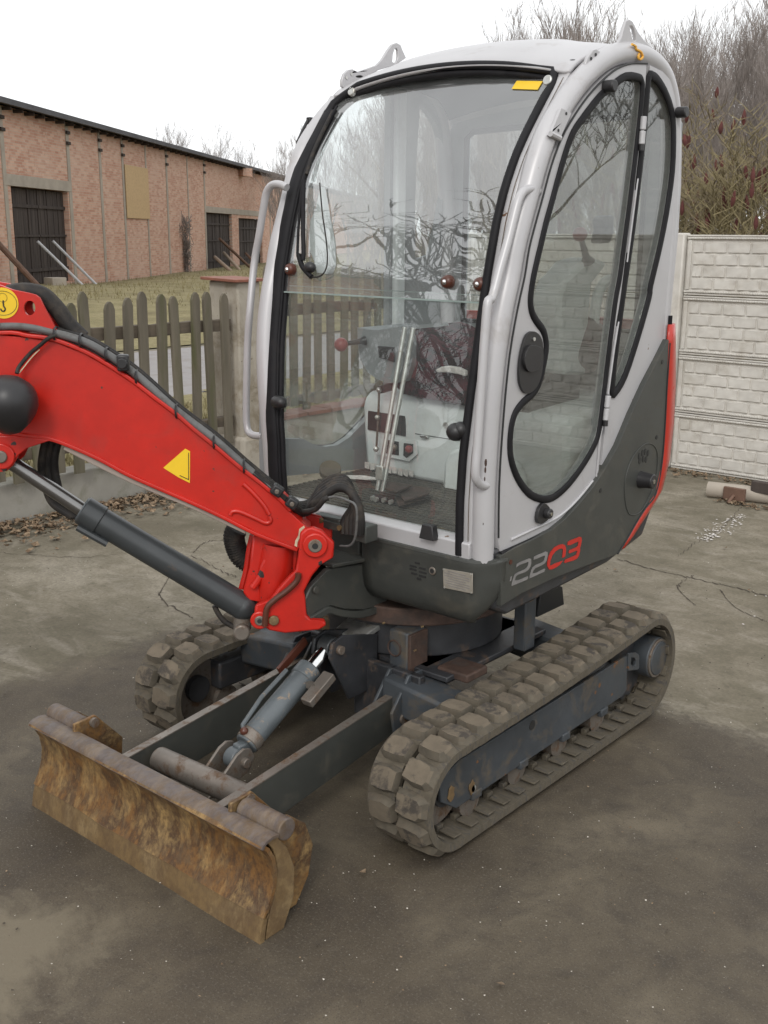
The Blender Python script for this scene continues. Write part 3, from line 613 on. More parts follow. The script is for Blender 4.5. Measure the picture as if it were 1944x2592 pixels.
for i in range(100):
    px = 900+(i*37.3) % 1260; dist = rt_.uniform(26, 56); ki = rt_.choice((0, 1, 2, 2, 3, 0)); ki = ki
    topy = 95 if px < 1300 else (55 if px < 1450 else (45 if px < 1540 else (110 if px < 1750 else 60)))
    if px < 1000: topy = 300
    elif px < 1320: topy = 175
    topy += rt_.uniform(-15, 110); Hn = (592-topy)/2718*dist*.97+1.86
    x, y = dirpt(px, dist); s = Hn/((13, 11, 14, 9.5)[ki]*1.02)
    place_tree(wood[ki], x, y, 0, s, rt_.uniform(0, 6.28), '%s, %s row of the wood, %s' % (kinds[ki], 'front' if dist < 34 else ('middle' if dist < 44 else 'back'), zone(px)), 'bare trees of the wood beyond the fence')
bt_ = sorted(((470, 330, 70), (520, 326, 74), (435, 345, 76), (580, 385, 78), (615, 380, 72), (700, 372, 66), (740, 362, 64), (785, 350, 60), (830, 330, 62), (880, 300, 60)))
nm_ = ['leftmost crown', 'second crown from the left', 'third crown from the left', 'fourth crown, low over the roof,', 'fifth crown, low over the roof,', 'crown close to the cab post', 'first crown inside the windscreen', 'second crown inside the windscreen', 'third crown inside the windscreen', 'fourth crown inside the windscreen']
for i, (px, topy, dist) in enumerate(bt_):
    Hn = (592-topy)/2718*dist+1.86; x, y = dirpt(px, dist)
    place_tree(wood[i % 4], x, y, 0, Hn/((13, 11, 14, 9.5)[i % 4]), i*1.3, nm_[i]+' of the bare trees behind the barn', 'bare trees behind the barn')
# dense low scrub at the foot of the wood
mb = MB(); r = random.Random(4)
for i in range(13000):
    px = r.uniform(880, 2150); dist = r.uniform(20, 50); x, y = dirpt(px, dist); z = r.random()**2.2*3.4; a = np.array([x, y, z]); L = r.uniform(.3, 1.1)
    d = np.array([r.gauss(0, .5), r.gauss(0, .5), r.uniform(.2, 1)]); b = a+d*L; w = r.uniform(.004, .011); sd = np.array([rt[0], rt[1], 0])*w
    mb.add([a-sd, a+sd, b], [(0, 1, 2)])
mb.build('woodland_scrub', 'scrub', kind='stuff', smooth=None)['label'] = 'tangle of brown twigs and saplings at the foot of the wood'
# staghorn sumac right behind the concrete fence
sm, tips = tree_mesh(77, H=3.3, levels=4, r0=.04, spread=.74, mat='bark_moss', first=.1, nbr=(5, 7), upb=.22, twigr=.0045, multi=6)
cone = MB().tube([(0, 0, -.01), (0, 0, .015), (0, 0, .05), (0, 0, .09), (0, 0, .12)], [.004, .016, .020, .013, .003], 7).mesh('fruit_spike', 'sumac', smooth=50)
for si, (px, dist, sc, lab) in enumerate(((1900, 10.6, 1.02, 'mossy sumac bush with dark red fruit spikes at the right edge, behind the concrete fence'), (1760, 12.6, 1.0, 'farther sumac bush with dark red fruit spikes beside the cab, behind the concrete fence'))):
    x, y = dirpt(px, dist); b = thing('sumac_bush', lab, 'bush', (x, y, 0), 'sumac bushes with red fruit spikes')
    mw = Matrix.Translation((x, y, 0)) @ Matrix.Rotation(1.1+si*2, 4, 'Z') @ Matrix.Diagonal((sc, sc, sc, 1)); link_copy(sm, 'branches', b, mw)
    r = random.Random(si)
    for k, tp in enumerate(r.sample(tips, min(len(tips), 130))):
        if tp[2] < 1.5 or tp[2] > 4: continue
        m2 = mw @ Matrix.Translation(tuple(tp)) @ Matrix.Rotation(r.uniform(-.3, .3), 4, 'X') @ Matrix.Diagonal((1, 1, r.uniform(.7, 1.1), 1)); link_copy(cone, 'fruit_spike', b, m2)
# trees on the near side of the yard, behind the photographer: the cab glass mirrors them
near = [tree_parts(200, H=7.0, levels=4, r0=.15, spread=.62, mat='bark_dark', nbr=(6, 8), first=.45, twigr=.012, multi=2), tree_parts(201, H=9, levels=5, r0=.15, spread=.6, mat='bark_dark', nbr=(5, 7), first=.3, twigr=.011)]
for k, (x, y, s) in enumerate(((-4.0, -5.9, 1.12), (-7.4, -6.4, .55), (-12.6, -15.5, 1.0), (-6.5, -17.5, 1.0), (-16, -6.5, 1.3), (9, 13, .9), (13, 9, 1.1), (14, 20, 1.1))):
    place_tree(near[0 if k < 2 else 1], x, y, 0, s, k*1.7, ('dark forked tree mirrored in the middle of the windscreen', 'smaller dark tree mirrored left of the forked one', 'dark tree mirrored behind the forked one', 'dark tree mirrored at the right side of the windscreen', 'dark tree mirrored at the upper left of the windscreen', 'bare tree mirrored low in the door glass', 'bare tree mirrored high in the door glass', 'farther bare tree mirrored in the quarter window')[k], 'bare trees outside the frame, mirrored in the cab glass')
# ================================================================== EXCAVATOR
EX = thing('mini_excavator', 'red and grey tracked mini excavator with glazed cab and rusty dozer blade', 'excavator', (0, .05, 0))
def part(mb, name, mat, parent=None, **k): return mb.build(name, mat, parent or EX, **k)
X1 = .60; XG = (1, 0, 0)
def px_x(pts, x): return [U(p, 'x', x) for p in pts]
# ---- tracks
TG, TW = .70, .237; FC, FR, RC, RR = -.558, .193, .674, .2277
def track_path(off):
    """closed path round idler and sprocket; off = inset from the lug tips; returns points and outward normals"""
    P = []; r0, r1 = FR-off, RR-off
    for a in np.linspace(math.pi*1.5, math.pi*.5, 22): P.append((FC+r0*math.cos(a), FR+r0*math.sin(a)))
    for i in range(1, 12):
        t = i/12; P.append((FC+(RC-FC)*t, FR+r0+(RR+r1-FR-r0)*t-.012*math.sin(math.pi*t)))
    for a in np.linspace(math.pi*.5, -math.pi*.5, 24): P.append((RC+r1*math.cos(a), RR+r1*math.sin(a)))
    for i in range(1, 12): t = i/12; P.append((RC+(FC-RC)*t, off))
    P = np.array(P); return P
def resample(P, n):
    Q = np.vstack([P, P[:1]]); d = np.r_[0, np.cumsum(np.linalg.norm(np.diff(Q, axis=0), axis=1))]; o = []
    for k in range(n):
        s = d[-1]*k/n; y, z = np.interp(s, d, Q[:, 0]), np.interp(s, d, Q[:, 1]); y2, z2 = np.interp((s+.004) % d[-1], d, Q[:, 0]), np.interp((s+.004) % d[-1], d, Q[:, 1])
        t = np.array([y2-y, z2-z]); t /= np.linalg.norm(t)+1e-12; o.append((y, z, t[0], t[1]))
    return o, d[-1]
NL = 38; LW = .112
def lug_mesh(seed, side):
    r = random.Random(seed); j = lambda s=.0015: r.uniform(-s, s)*.5; L0, L1 = .043, .0345; w = LW/2; h = .022
    # base outline and top outline of the block; the end toward the belt's middle narrows
    b = [(-w, -L0*.75), (-w*.2, -L0*1.0), (w*.55, -L0*.95), (w, -L0*.6), (w, L0*.6), (w*.5, L0*.85), (-w*.3, L0*1.0), (-w, L0*.8)]
    tp = [(-w+.006, -L1*.8), (-w*.2, -L1), (w*.5, -L1*.95), (w-.020, -L1*.55), (w-.022, L1*.5), (w*.45, L1*.8), (-w*.3, L1), (-w+.006, L1*.8)]
    if side < 0: b = [(-x, y) for x, y in b][::-1]; tp = [(-x, y) for x, y in tp][::-1]
    mb = MB(); mb.loft([[(x, y, -.004) for x, y in b], [(x+j(), y+j(.002), h*.72+j()) for x, y in [(b_[0]*.35+t_[0]*.65, b_[1]*.3+t_[1]*.7) for b_, t_ in zip(b, tp)]], [(x+j(), y+j(.002), h+j(.0012)) for x, y in tp]])
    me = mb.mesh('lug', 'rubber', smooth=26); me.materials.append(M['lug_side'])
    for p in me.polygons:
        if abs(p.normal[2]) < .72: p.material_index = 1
    return me
lugs = {s: [lug_mesh(k+s*10, s) for k in range(4)] for s in (-1, 1)}
rl = random.Random(5)
def track(xc, label, s_out):
    base = track_path(.027); inn = track_path(.052); o, per = resample(base, 152); i_, _ = resample(inn, 152)
    mb = MB()
    for (xa, xb) in ((xc-TW/2, xc-.011), (xc+.011, xc+TW/2)):
        rings = [[(xa, a[0], a[1]), (xb, a[0], a[1]), (xb, b[0], b[1]), (xa, b[0], b[1])] for a, b in zip(o, i_)]; rings.append(rings[0]); mb.loft(rings, True, False)
    tr = part(mb, 'track', 'rubber_in', smooth=50, label=label)
    o2, _ = resample(base, NL*2)
    for k in range(NL*2):
        y, z, ty, tz = o2[k]; ny, nz2 = (tz, -ty) if False else (-tz, ty)
        cy = (FC+RC)/2
        # outward normal
        cen = (min(max(y, FC), RC), .21)
        if (y-cen[0])*ny+(z-cen[1])*nz2 < 0: ny, nz2 = -ny, -nz2
        side = 1 if k % 2 == 0 else -1
        mw = Matrix(((side*0+1, 0, 0, xc+side*(TW/2-LW/2-.001)), (0, ty, ny, y), (0, tz, nz2, z), (0, 0, 0, 1)))
        me = rl.choice(lugs[side]); ob = bpy.data.objects.new('lug', me); S.collection.objects.link(ob); ob.matrix_basis = mw; ob.parent = tr
    # link bars across the slots and guide teeth inside
    mb = MB(); o3, _ = resample(track_path(.040), NL)
    for y, z, ty, tz in o3: R = np.array([[1, 0, 0], [0, ty, -tz], [0, tz, ty]]); mb.box((xc, y, z), (.03, .035, .018), R)
    o3, _ = resample(track_path(.062), NL)
    for y, z, ty, tz in o3:
        R = np.array([[1, 0, 0], [0, ty, -tz], [0, tz, ty]])
        for dx in (-.03, .03): mb.box((xc+dx, y, z), (.02, .03, .022), R)
        for dx in (-.078, .078): mb.box((xc+dx, y, z+(.0)), (.06, .040, .006), R)
    b = mb.build('link_bars', 'rubber_in', tr, kind='stuff', bevel=.002)
    return tr
tn = track(TG-TW/2, 'dusty rubber track nearest the viewer', 1); tf = track(-TG+TW/2, 'rubber track on the far side', -1)
for sgn in (1, -1):
    xc = sgn*(TG-TW/2); xo = sgn*.655; xi = sgn*(TG-TW+.03); nm = 'track_frame'
    fr = px_x([z7(600, 790), z7(1310, 345), z7(1305, 490), z7(1285, 520), z7(590, 990), z7(525, 965), z7(518, 880)], .655)
    fr = [(sgn*abs(p[0]), p[1], p[2]) for p in fr]
    f = part(MB().plate([fr], (-sgn*.012, 0, 0)), nm, 'frame', bevel=.003)
    MB().box((sgn*.56, .02, .225), (.12, 1.0, .11)).build('frame_box', 'frame_dark', f, bevel=.01)
    for k in range(4):
        y = -.42+k*.27; MB().cyl((xc-.05, y, .105), (xc+.05, y, .105), .055, 20).build('roller', 'steel', f)
        MB().box((sgn*.652, y, .135), (.02, .05, .03)).build('roller_boss', 'frame', f, bevel=.004)
    idl = part(MB().cyl((xc-.03, FC, FR), (xc+.03, FC, FR), FR-.075, 32), 'idler', 'steel')
    MB().cyl((xc-.055, FC, FR), (xc+.055, FC, FR), .05, 20).build('hub', 'frame_dark', idl)
    MB().cyl((xo-sgn*.002, FC+.12, FR-.03), (xo+sgn*.004, FC+.12, FR-.03), .012, 12).build('grease_cap', 'galv', idl)
    sp = MB(); ring = []
    for k in range(64): a = 2*math.pi*k/64; r_ = (RR-.075)*(1 if (k//2) % 2 else .92); ring.append((RC+r_*math.cos(a), RR+r_*math.sin(a)))
    sp.plate([[(xc-.012, y, z) for y, z in ring]], (.024, 0, 0)); sprk = part(sp, 'sprocket', 'frame_dark')
    mo = part(MB().cyl((sgn*.52, .786, .232), (sgn*.665, .786, .232), .083, 40), 'drive_motor', 'frame', bevel=.006)
    MB().tube([(sgn*.660, .786, .232), (sgn*.672, .786, .232)], .079, 40).build('cover_ring', 'steel', mo, bevel=.002)
    MB().cyl((sgn*.660, .786, .232), (sgn*.676, .786, .232), .069, 40).build('motor_cover', 'frame', mo, bevel=.003)
    eye = px_x([z7(1312, 338), z7(1345, 335), z7(1358, 345), z7(1358, 400), z7(1350, 408), z7(1312, 412)], .66); hole = px_x([z7(1325, 355), z7(1338, 357), z7(1344, 370), z7(1342, 388), z7(1330, 396), z7(1322, 380)], .66)
    MB().plate([[(sgn*p[0], p[1], p[2]) for p in eye], [(sgn*p[0], p[1], p[2]) for p in hole]], (-sgn*.012, 0, 0)).build('tow_eye', 'frame', f, bevel=.002)
    hp = U(z7(908, 640), 'x', .656)
    MB().cyl((sgn*.64, hp[1], hp[2]), (sgn*.6565, hp[1], hp[2]), .017, 20).build('grease_hole', 'ink', f)
    for p, rr_ in ((z7(655, 900), .02), (z7(565, 925), .022)):
        q = U(p, 'x', .656); mbx = MB(); ol = [(sgn*.656, q[1]+rr_*math.cos(a)*rl.uniform(.5, 1), q[2]+rr_*math.sin(a)*rl.uniform(.8, 1.7)) for a in np.arange(12)*math.pi/6]
        mbx.plate([ol], (sgn*.003, 0, 0)).build('mud_clod', 'edge', f, bevel=.001)
# ---- undercarriage centre
car = part(MB().box((0, .07, .36), (.62, .62, .10)), 'carriage', 'frame_dark', bevel=.012)
for sy in (-.30, .42):
    for sx in (-1, 1): MB().box((sx*.36, sy, .32), (.30, .14, .12), Matrix.Rotation(sx*.10, 3, 'Y')).build('cross_leg', 'frame', car, bevel=.012)
MB().box((.26, .05, .40), (.30, .62, .02)).build('deck_plate', 'frame_dark', car, bevel=.004)
MB().box((.40, -.16, .405), (.13, .12, .03)).build('rusty_step', 'rust', car, bevel=.006)
MB().box((-.30, -.16, .40), (.36, .10, .13)).build('cross_beam', 'edge', car, bevel=.01)
MB().box((.215, -.235, .435), (.085, .10, .20)).build('carrier_block', 'frame', car, bevel=.008, label='worn square block with a round weld in front of the slew ring')
MB().box((.262, -.235, .445), (.012, .096, .17)).build('block_side', 'rust', car, bevel=.002)
MB().tube([(.2+.028*math.cos(a), -.288, .47+.028*math.sin(a)) for a in np.arange(20)*2*math.pi/20], .003, 6, closed=True).build('weld_ring', 'rust', car)
MB().cyl((0, .07, .41), (0, .07, .53), .335, 48).build('slew_base', 'frame_dark', car, bevel=.006)
part(MB().cyl((0, .07, .535), (0, .07, .60), .365, 56), 'slew_ring', 'rust', bevel=.006)
MB().box((.19, -.305, .30), (.30, .03, .22)).build('front_plate', 'frame_dark', car, bevel=.005)
part(MB().box((.44, .16, .52), (.05, .07, .24)), 'swivel_guard_post', 'frame', bevel=.006)
part(MB().plate([[(.30, .42, .42), (.30, .62, .42), (.30, .60, .50), (.30, .45, .57)]], (.03, 0, 0)), 'rear_guard', 'ink', bevel=.004)
for p in (Fq(535, 155), Fq(805, 180), Fq(755, 347)):
    q = U(p, 'y', -.29); part(MB().cyl(q, q+np.array([0, -.009, 0]), .0035, 8), 'grease_nipple', 'edge')
# ---- dozer blade, arms and cylinder
BW = .555
prof = [(-1.262, .0), (-1.252, .075), (-1.232, .105), (-1.214, .15), (-1.208, .19), (-1.215, .235), (-1.232, .268), (-1.252, .287)]
lip = [(-1.252, .284), (-1.247, .294), (-1.236, .301), (-1.212, .306), (-1.188, .302)]
def sheet(mb, pr, x0, x1, th=.012, n=24, rough=.0):
    rings = []
    for i in range(n+1):
        x = x0+(x1-x0)*i/n; f = []; bck = []
        for k, (y, z) in enumerate(pr):
            a, b = pr[max(k-1, 0)], pr[min(k+1, len(pr)-1)]; t = np.array([b[0]-a[0], b[1]-a[1]]); t /= np.linalg.norm(t); nn = (t[1], -t[0])
            w = rough*nz(x*6, z*8, 1.3); f.append((x, y+w, z)); bck.append((x, y+w+nn[0]*th, z+nn[1]*th))
        rings.append(f+bck[::-1])
    return mb.loft(rings)
bl = part(sheet(MB(), prof[1:], -BW, BW, .012, 40, .005), 'blade', 'blade', smooth=50, label='rusty curved dozer blade')
sheet(MB(), lip, -BW-.004, BW+.004, .008, 40, .002).build('blade_lip', 'blade_top', bl, smooth=50)
sheet(MB(), [(-1.262, 0), (-1.256, .04), (-1.246, .076)], -BW, BW-.003, .016, 40, .004).build('cutting_edge', 'edge', bl, smooth=30)
sheet(MB(), [(-1.247, .072), (-1.240, .083)], -BW, BW, .010, 60, .012).build('mud_ridge', 'edge', bl, smooth=50)
part(sheet(MB(), [(y+.045, z) for y, z in [(-1.255, .02), (-1.225, .11), (-1.2, .19), (-1.215, .25)]], -BW+.02, BW-.02, .01, 2), 'blade_back', 'frame_dark')
def wing(x, th, pr, mat='blade'): return part(MB().plate([[(x, y, z) for y, z in pr]], (th, 0, 0)), 'wing_plate', mat, bevel=.003)
for sg in (1, -1):
    xb = sg*BW
    wing(xb-sg*.004, -sg*.014, [(-1.238, .0), (-1.222, .07), (-1.204, .12), (-1.188, .19), (-1.203, .26), (-1.225, .292), (-1.19, .295), (-1.15, .24), (-1.125, .17), (-1.13, .08), (-1.17, .0)], 'edge')
    wing(xb-sg*.045, -sg*.016, [(-1.2, .01), (-1.19, .12), (-1.17, .2), (-1.19, .275), (-1.10, .30), (-1.04, .25), (-1.01, .17), (-1.03, .08), (-1.08, .01)])
    t = part(MB().cyl((xb-sg*.018, -1.165, .055), (xb-sg*.09, -1.165, .055), .028, 24), 'wing_tube', 'edge', bevel=.003)
    MB().cyl((xb-sg*.0175, -1.165, .055), (xb-sg*.0165, -1.165, .055), .020, 20).build('tube_bore', 'ink', t)
    tt = part(MB().tube([(xb-sg*.0, -1.155, .300), (xb-sg*.17, -1.155, .300)], .032, 26), 'edge_tube', 'blade_top', bevel=.004)
    MB().plate([[(xb-sg*.175, -1.21, .19), (xb-sg*.175, -1.20, .33), (xb-sg*.175, -1.12, .335), (xb-sg*.175, -1.02, .22), (xb-sg*.175, -1.03, .12)]], (-sg*.012, 0, 0)).build('gusset', 'blade', tt, bevel=.003)
    MB().cyl((xb-sg*.17, -1.13, .315), (xb-sg*.20, -1.13, .315), .016, 16).build('lock_pin', 'steel', tt)
part(MB().tube([(-.165, -1.03, .215), (.235, -1.012, .215)], .039, 28), 'cross_tube', 'steel', bevel=.004)
part(MB().box((0, -1.12, .17), (.40, .09, .02)), 'tie_plate', 'frame_dark', bevel=.003)
# arms: upright flat bars
for sg in (1, -1):
    x = .262 if sg > 0 else -.195
    a = part(MB().plate([[(x, -.33, .335), (x, -1.19, .235), (x, -1.19, .11), (x, -1.0, .10), (x, -.33, .20)]], (-.028, 0, 0)), 'blade_arm', 'dark', bevel=.003)
    MB().box((x-.014, -.76, .287), (.031, .865, .004), Matrix.Rotation(math.atan(.1/.86), 3, 'X')).build('worn_top_edge', 'steel', a)
    for dx in (-.055, .030):
        MB().plate([[(x+dx, -.25, .22), (x+dx, -.25, .41), (x+dx, -.33, .41), (x+dx, -.42, .30), (x+dx, -.40, .20)]], (.012, 0, 0)).build('pivot_lug', 'frame', a, bevel=.003)
    MB().cyl((x-.075, -.36, .265), (x+.05, -.36, .265), .02, 16).build('pivot_pin', 'steel', a)
ct = U(z8(690, 800), 'x', .055); cb = U(z8(195, 1385), 'x', .055)
dv = (cb-ct)/np.linalg.norm(cb-ct); Lc = np.linalg.norm(cb-ct); sd = np.array([1.0, 0, 0])
dc = part(MB().tube([ct+dv*.12, cb-dv*.055], .040, 32), 'blade_cylinder', 'cyl', bevel=.004, label='scuffed grey cylinder lifting the dozer blade')
MB().tube([ct+dv*.105, ct+dv*.155], .0445, 32).build('gland', 'cyl', dc, bevel=.004)
MB().tube([cb-dv*.10, cb-dv*.062], .043, 32).build('base_ring', 'steel', dc, bevel=.003)
MB().cyl(ct+dv*.02, ct+dv*.11, .024, 28).build('piston_rod', 'chrome', dc)
MB().cyl(ct-sd*.026, ct+sd*.026, .036, 28).build('rod_eye', 'cyl_dark', dc, bevel=.004)
MB().cyl(cb-sd*.022, cb+sd*.022, .033, 28).build('base_eye', 'cyl', dc, bevel=.004)
MB().box(cb-dv*.035, (.036, .05, .05)).build('base_neck', 'cyl', dc, bevel=.006)
for c_ in (ct, cb): MB().cyl(c_-sd*.05, c_+sd*.062, .016, 20).build('pin', 'steel', dc, bevel=.002)
up_ = np.array([0, -dv[2], dv[1]]); up_ = up_*(1 if up_[2] > 0 else -1)
MB().tube([ct+dv*.17+up_*.05-sd*.03, ct+dv*.3+up_*.052-sd*.034, cb-dv*.09+up_*.048-sd*.02, cb-dv*.07+up_*.036], .0075, 8).build('feed_pipe', 'cyl', dc)
MB().sph(cb-dv*.075+up_*.045, .014, 10).build('pipe_union', 'brown', dc)
MB().box(ct+dv*.165+sd*.085-up_*.005, (.045, .13, .028), Matrix.Rotation(math.atan2(dv[2], dv[1])+math.pi, 3, 'X')).build('hose_guard', 'steel', dc, bevel=.003)
MB().box(ct+dv*.165+sd*.05, (.05, .02, .02)).build('guard_arm', 'steel', dc)
MB().box(ct+dv*.10-sd*.075+up_*.03, (.012, .15, .03), Matrix.Rotation(math.atan2(dv[2], dv[1])+math.pi, 3, 'X')).build('guard_strip', 'brown', dc, bevel=.002)
for dx in (-.045, .036):
    MB().plate([[ct+sd*dx+np.array(q) for q in ((0, -.035, .03), (0, -.045, -.02), (0, .05, -.20), (0, .20, -.20), (0, .20, .0), (0, .02, .045))]], (.012, 0, 0)).build('cylinder_bracket', 'frame_dark', car, bevel=.004)
    b_ = MB().plate([[cb+sd*dx+np.array((0, y, z)) for y, z in ((.045, .0), (.03, .035), (0, .045), (-.03, .035), (-.15, -.065), (-.11, -.075), (.02, -.04))]], (.010, 0, 0)); part(b_, 'clevis_plate', 'steel', bevel=.003)
part(MB().plate([[(-.02, -.36, .50), (.10, -.36, .50), (.10, -.18, .53), (-.06, -.18, .53)]], (0, 0, -.02)), 'worn_top_plate', 'galv', bevel=.004)

# ---- boom, kingpost, boom cylinder: everything in the swung vertical plane
K0 = np.array([-.05, -.65, 0.0]); BN = np.array([.70711, -.70711, 0.0]); BH = np.array([-.70711, -.70711, 0.0])
def BP(p, off=0.0): return U(p, BN, K0+BN*off)
def bt(t, z, off=0.0): return K0+BH*t+BN*off+np.array([0, 0, z])
hb = .062
top = [z5(0, 272), z5(130, 285), z5(250, 303), z5(400, 362), z5(520, 432), z5(620, 498), z5(720, 575), z5(820, 650), z5(900, 720), z5(1000, 800), z5(1100, 885), z5(1200, 962), z5(1300, 1045), z5(1350, 1098), z5(1430, 1170), z5(1452, 1190)]
bot = [z5(1455, 1290), z5(1392, 1270), z5(1200, 1196), z5(1050, 1120), z5(900, 1050), z5(750, 985), z5(600, 918), z5(470, 848), z5(330, 785), z5(230, 750), z5(130, 735), z5(0, 728)]
topP = [BP(p, hb) for p in top]; botP = [BP(p, hb) for p in bot]
# the gooseneck goes on outside the frame to the left
tl = (topP[0]-K0)@BH; zt = topP[0][2]; bl_ = (botP[-1]-K0)@BH; zb = botP[-1][2]
ext_t = [bt(tl+.30, zt-.03, hb), bt(tl+.75, zt-.20, hb), bt(tl+1.10, zt-.42, hb)]; ext_b = [bt(bl_+1.05, zb-.32, hb), bt(bl_+.7, zb-.13, hb), bt(bl_+.30, zb-.02, hb)]
outl = ext_t[::-1]+topP+botP+ext_b[::-1]
boom = part(MB().plate([outl], -BN*2*hb), 'boom', 'red', bevel=.004, label='red curved boom')
def edge_strip(pts, w, th, lift, name, mat, parent, half=hb+.009):
    P = spline(pts, 4); rings = []
    for i, p in enumerate(P):
        d = P[min(i+1, len(P)-1)]-P[max(i-1, 0)]; d /= np.linalg.norm(d); nrm = np.cross(BN, d); nrm = nrm if nrm[2] > 0 else -nrm
        c = p-BN*hb+nrm*lift; rings.append([c+BN*half+nrm*th/2, c+BN*half-nrm*th/2, c-BN*half-nrm*th/2, c-BN*half+nrm*th/2])
    return MB().loft(rings).build(name, mat, parent, bevel=.003, smooth=40)
edge_strip(ext_t[::-1]+topP[:-2], 0, .012, .006, 'top_flange', 'red', boom)
edge_strip((botP[1:]+ext_b[::-1])[::-1], 0, .012, -.004, 'bottom_flange', 'red', boom)
edge_strip([BP(z5(1150, 1190), hb), BP(z5(900, 1072), hb), BP(z5(600, 945), hb), BP(z5(300, 795), hb)], 0, .022, .0, 'underside_strip', 'pink', boom, half=hb-.004)
# pressed rib near the foot
for pts in ([z5(1135, 968), z5(1170, 1000), z5(1225, 1060), z5(1255, 1110)], [z5(1075, 1112), z5(1085, 1097), z5(1120, 1098), z5(1190, 1128), z5(1240, 1150), z5(1262, 1140), z5(1255, 1118)]):
    MB().tube(spline([BP(p, hb+.001) for p in pts], 6), .008, 8).build('pressed_rib', 'red', boom, smooth=60)
# lug with lifting eye on top of the gooseneck
ear = [z5(-60, 30), z5(0, 40), z5(60, 62), z5(130, 76), z5(165, 85), z5(185, 100), z5(208, 148), z5(240, 205), z5(266, 258), z5(130, 250), z5(-60, 235)]
eye = [(z5(138, 147)[0]+14.5*math.cos(a), z5(138, 147)[1]+18.5*math.sin(a)) for a in np.arange(22)*2*math.pi/22]
for off in (hb-.004, -hb+.018):
    MB().plate([[BP(p, hb-.004)-BN*(hb-.004-off) for p in ear], [BP(p, hb-.004)-BN*(hb-.004-off) for p in eye]], -BN*.014).build('top_lug', 'red', boom, bevel=.003)
# hook sign
hc = BP(z5(12, 124), hb+.0); rr_ = .0445
def disc(c, r, n, th, seg=40):
    u = BH; w = np.array([0, 0, 1.0]); return MB().plate([[c+r*(math.cos(a)*u+math.sin(a)*w) for a in np.arange(seg)*2*math.pi/seg]], BN*th)
hc = hc-BN*.0035
dsk = disc(hc, .0455, BN, .0015).build('hook_sign', 'yellow', boom, smooth=None)
u = -BH; w = np.array([0, 0, 1.0])
def dpt(a, b, l=.0022): return hc+u*a+w*b+BN*l
MB().tube([dpt(.041*math.cos(a), .0355*math.sin(a)) for a in np.arange(40)*2*math.pi/40], .0008, 4, closed=True).build('sign_ring', 'ink', dsk)
MB().tube(spline([dpt(.002, .008), dpt(.002, -.008), dpt(.006, -.016), dpt(.003, -.023), dpt(-.004, -.023), dpt(-.008, -.016)], 6), [.0022]*30+[.001], 6).build('hook_drawing', 'ink', dsk)
MB().tube([dpt(.001+.013*math.cos(a), .016+.013*math.sin(a)) for a in np.arange(20)*2*math.pi/20], .0006, 4, closed=True).build('pulley_drawing', 'ink', dsk)
# warning triangle
tri = [z5(864, 803), z5(887, 815), z5(886, 963), z5(835, 938), z5(762, 892)]
MB().plate([[BP(p, hb+.0005) for p in tri]], BN*.0012).build('warning_triangle', 'yellow', boom, smooth=None)
for a_, b_ in ((z5(880, 822), z5(880, 945)), (z5(882, 948), z5(838, 928))): MB().tube([BP(a_, hb+.0022), BP(b_, hb+.0022)], .0012, 5).build('triangle_border', 'ink', boom)
# flaked primer at the boom foot
fl = [z5(1418, 1162), z5(1424, 1175), z5(1405, 1190), z5(1400, 1215), z5(1388, 1240), z5(1386, 1262), z5(1374, 1255), z5(1378, 1232), z5(1392, 1208), z5(1396, 1178)]
MB().plate([[BP(p, hb+.0005) for p in fl]], BN*.001).build('flaked_paint', 'cream', boom, smooth=None)
# lower lug with pin for the piston rod (left edge) on the boom belly
lg = [z5(-160, 745), z5(0, 742), z5(130, 748), z5(235, 765), z5(130, 800), z5(85, 835), z5(62, 880), z5(30, 908), z5(-10, 915), z5(-70, 880), z5(-160, 800)]
for off in (hb+.010, -hb+.004): MB().plate([[BP(p, hb+.010)-BN*(hb+.010-off) for p in lg]], -BN*.014).build('rod_lug', 'red_worn', boom, bevel=.003)
pc = BP(z5(8, 838), hb+.012)
MB().tube([pc-BN*.0, pc+BN*.008], .040, 32).build('lug_ring', 'red', boom, bevel=.003)
MB().cyl(pc-BN*.14, pc+BN*.016, .019, 24).build('lug_pin', 'steel', boom, bevel=.003)
# hose runs along the top
def hose(pts, r, mat, name='hose', parent=None, off=None, k=6, seg=10): return (MB().tube(spline(pts, k), r, seg)).build(name, mat, parent or EX, smooth=80)
run = [z5(-150, 250), z5(0, 232), z5(130, 235), z5(260, 265), z5(390, 303), z5(500, 363), z5(640, 462), z5(820, 622), z5(1000, 760), z5(1140, 883), z5(1280, 1000)]
main = [BP(p, .052) for p in run]
hose([bt(tl+1.0, zt-.33, .05), bt(tl+.6, zt-.10, .05)]+main, .0125, 'hose_grey', parent=boom)
low = [BP((p[0]-4, p[1]+12), .040) for p in run[3:]]
hose(low, .010, 'hose', parent=boom); hose([p-BN*.03+np.array([0, 0, .004]) for p in main], .011, 'hose', parent=boom); hose([p-BN*.055+np.array([0, 0, .004]) for p in main], .011, 'hose', parent=boom)
fat = [BP(z5(40, 80), -.02), BP(z5(120, 70), -.02), BP(z5(200, 88), -.02), BP(z5(265, 150), -.02), BP(z5(320, 225), -.02), BP(z5(385, 290), -.02)]
hose(fat, .027, 'hose', parent=boom)
def strap(p, d, n2, r, name='cable_tie'): return MB().tube([p+r*(math.cos(a)*n2+math.sin(a)*BN*1.6) for a in np.arange(14)*2*math.pi/14], .0035, 5, closed=True).build(name, 'plastic', boom)
for q in (z5(262, 268), z5(380, 300), z5(500, 365), z5(640, 470), z5(825, 628), z5(1000, 770), z5(1140, 885)):
    p = BP(q, .045); i = 1; strap(p, None, np.array([0, 0, 1.0]), .021)
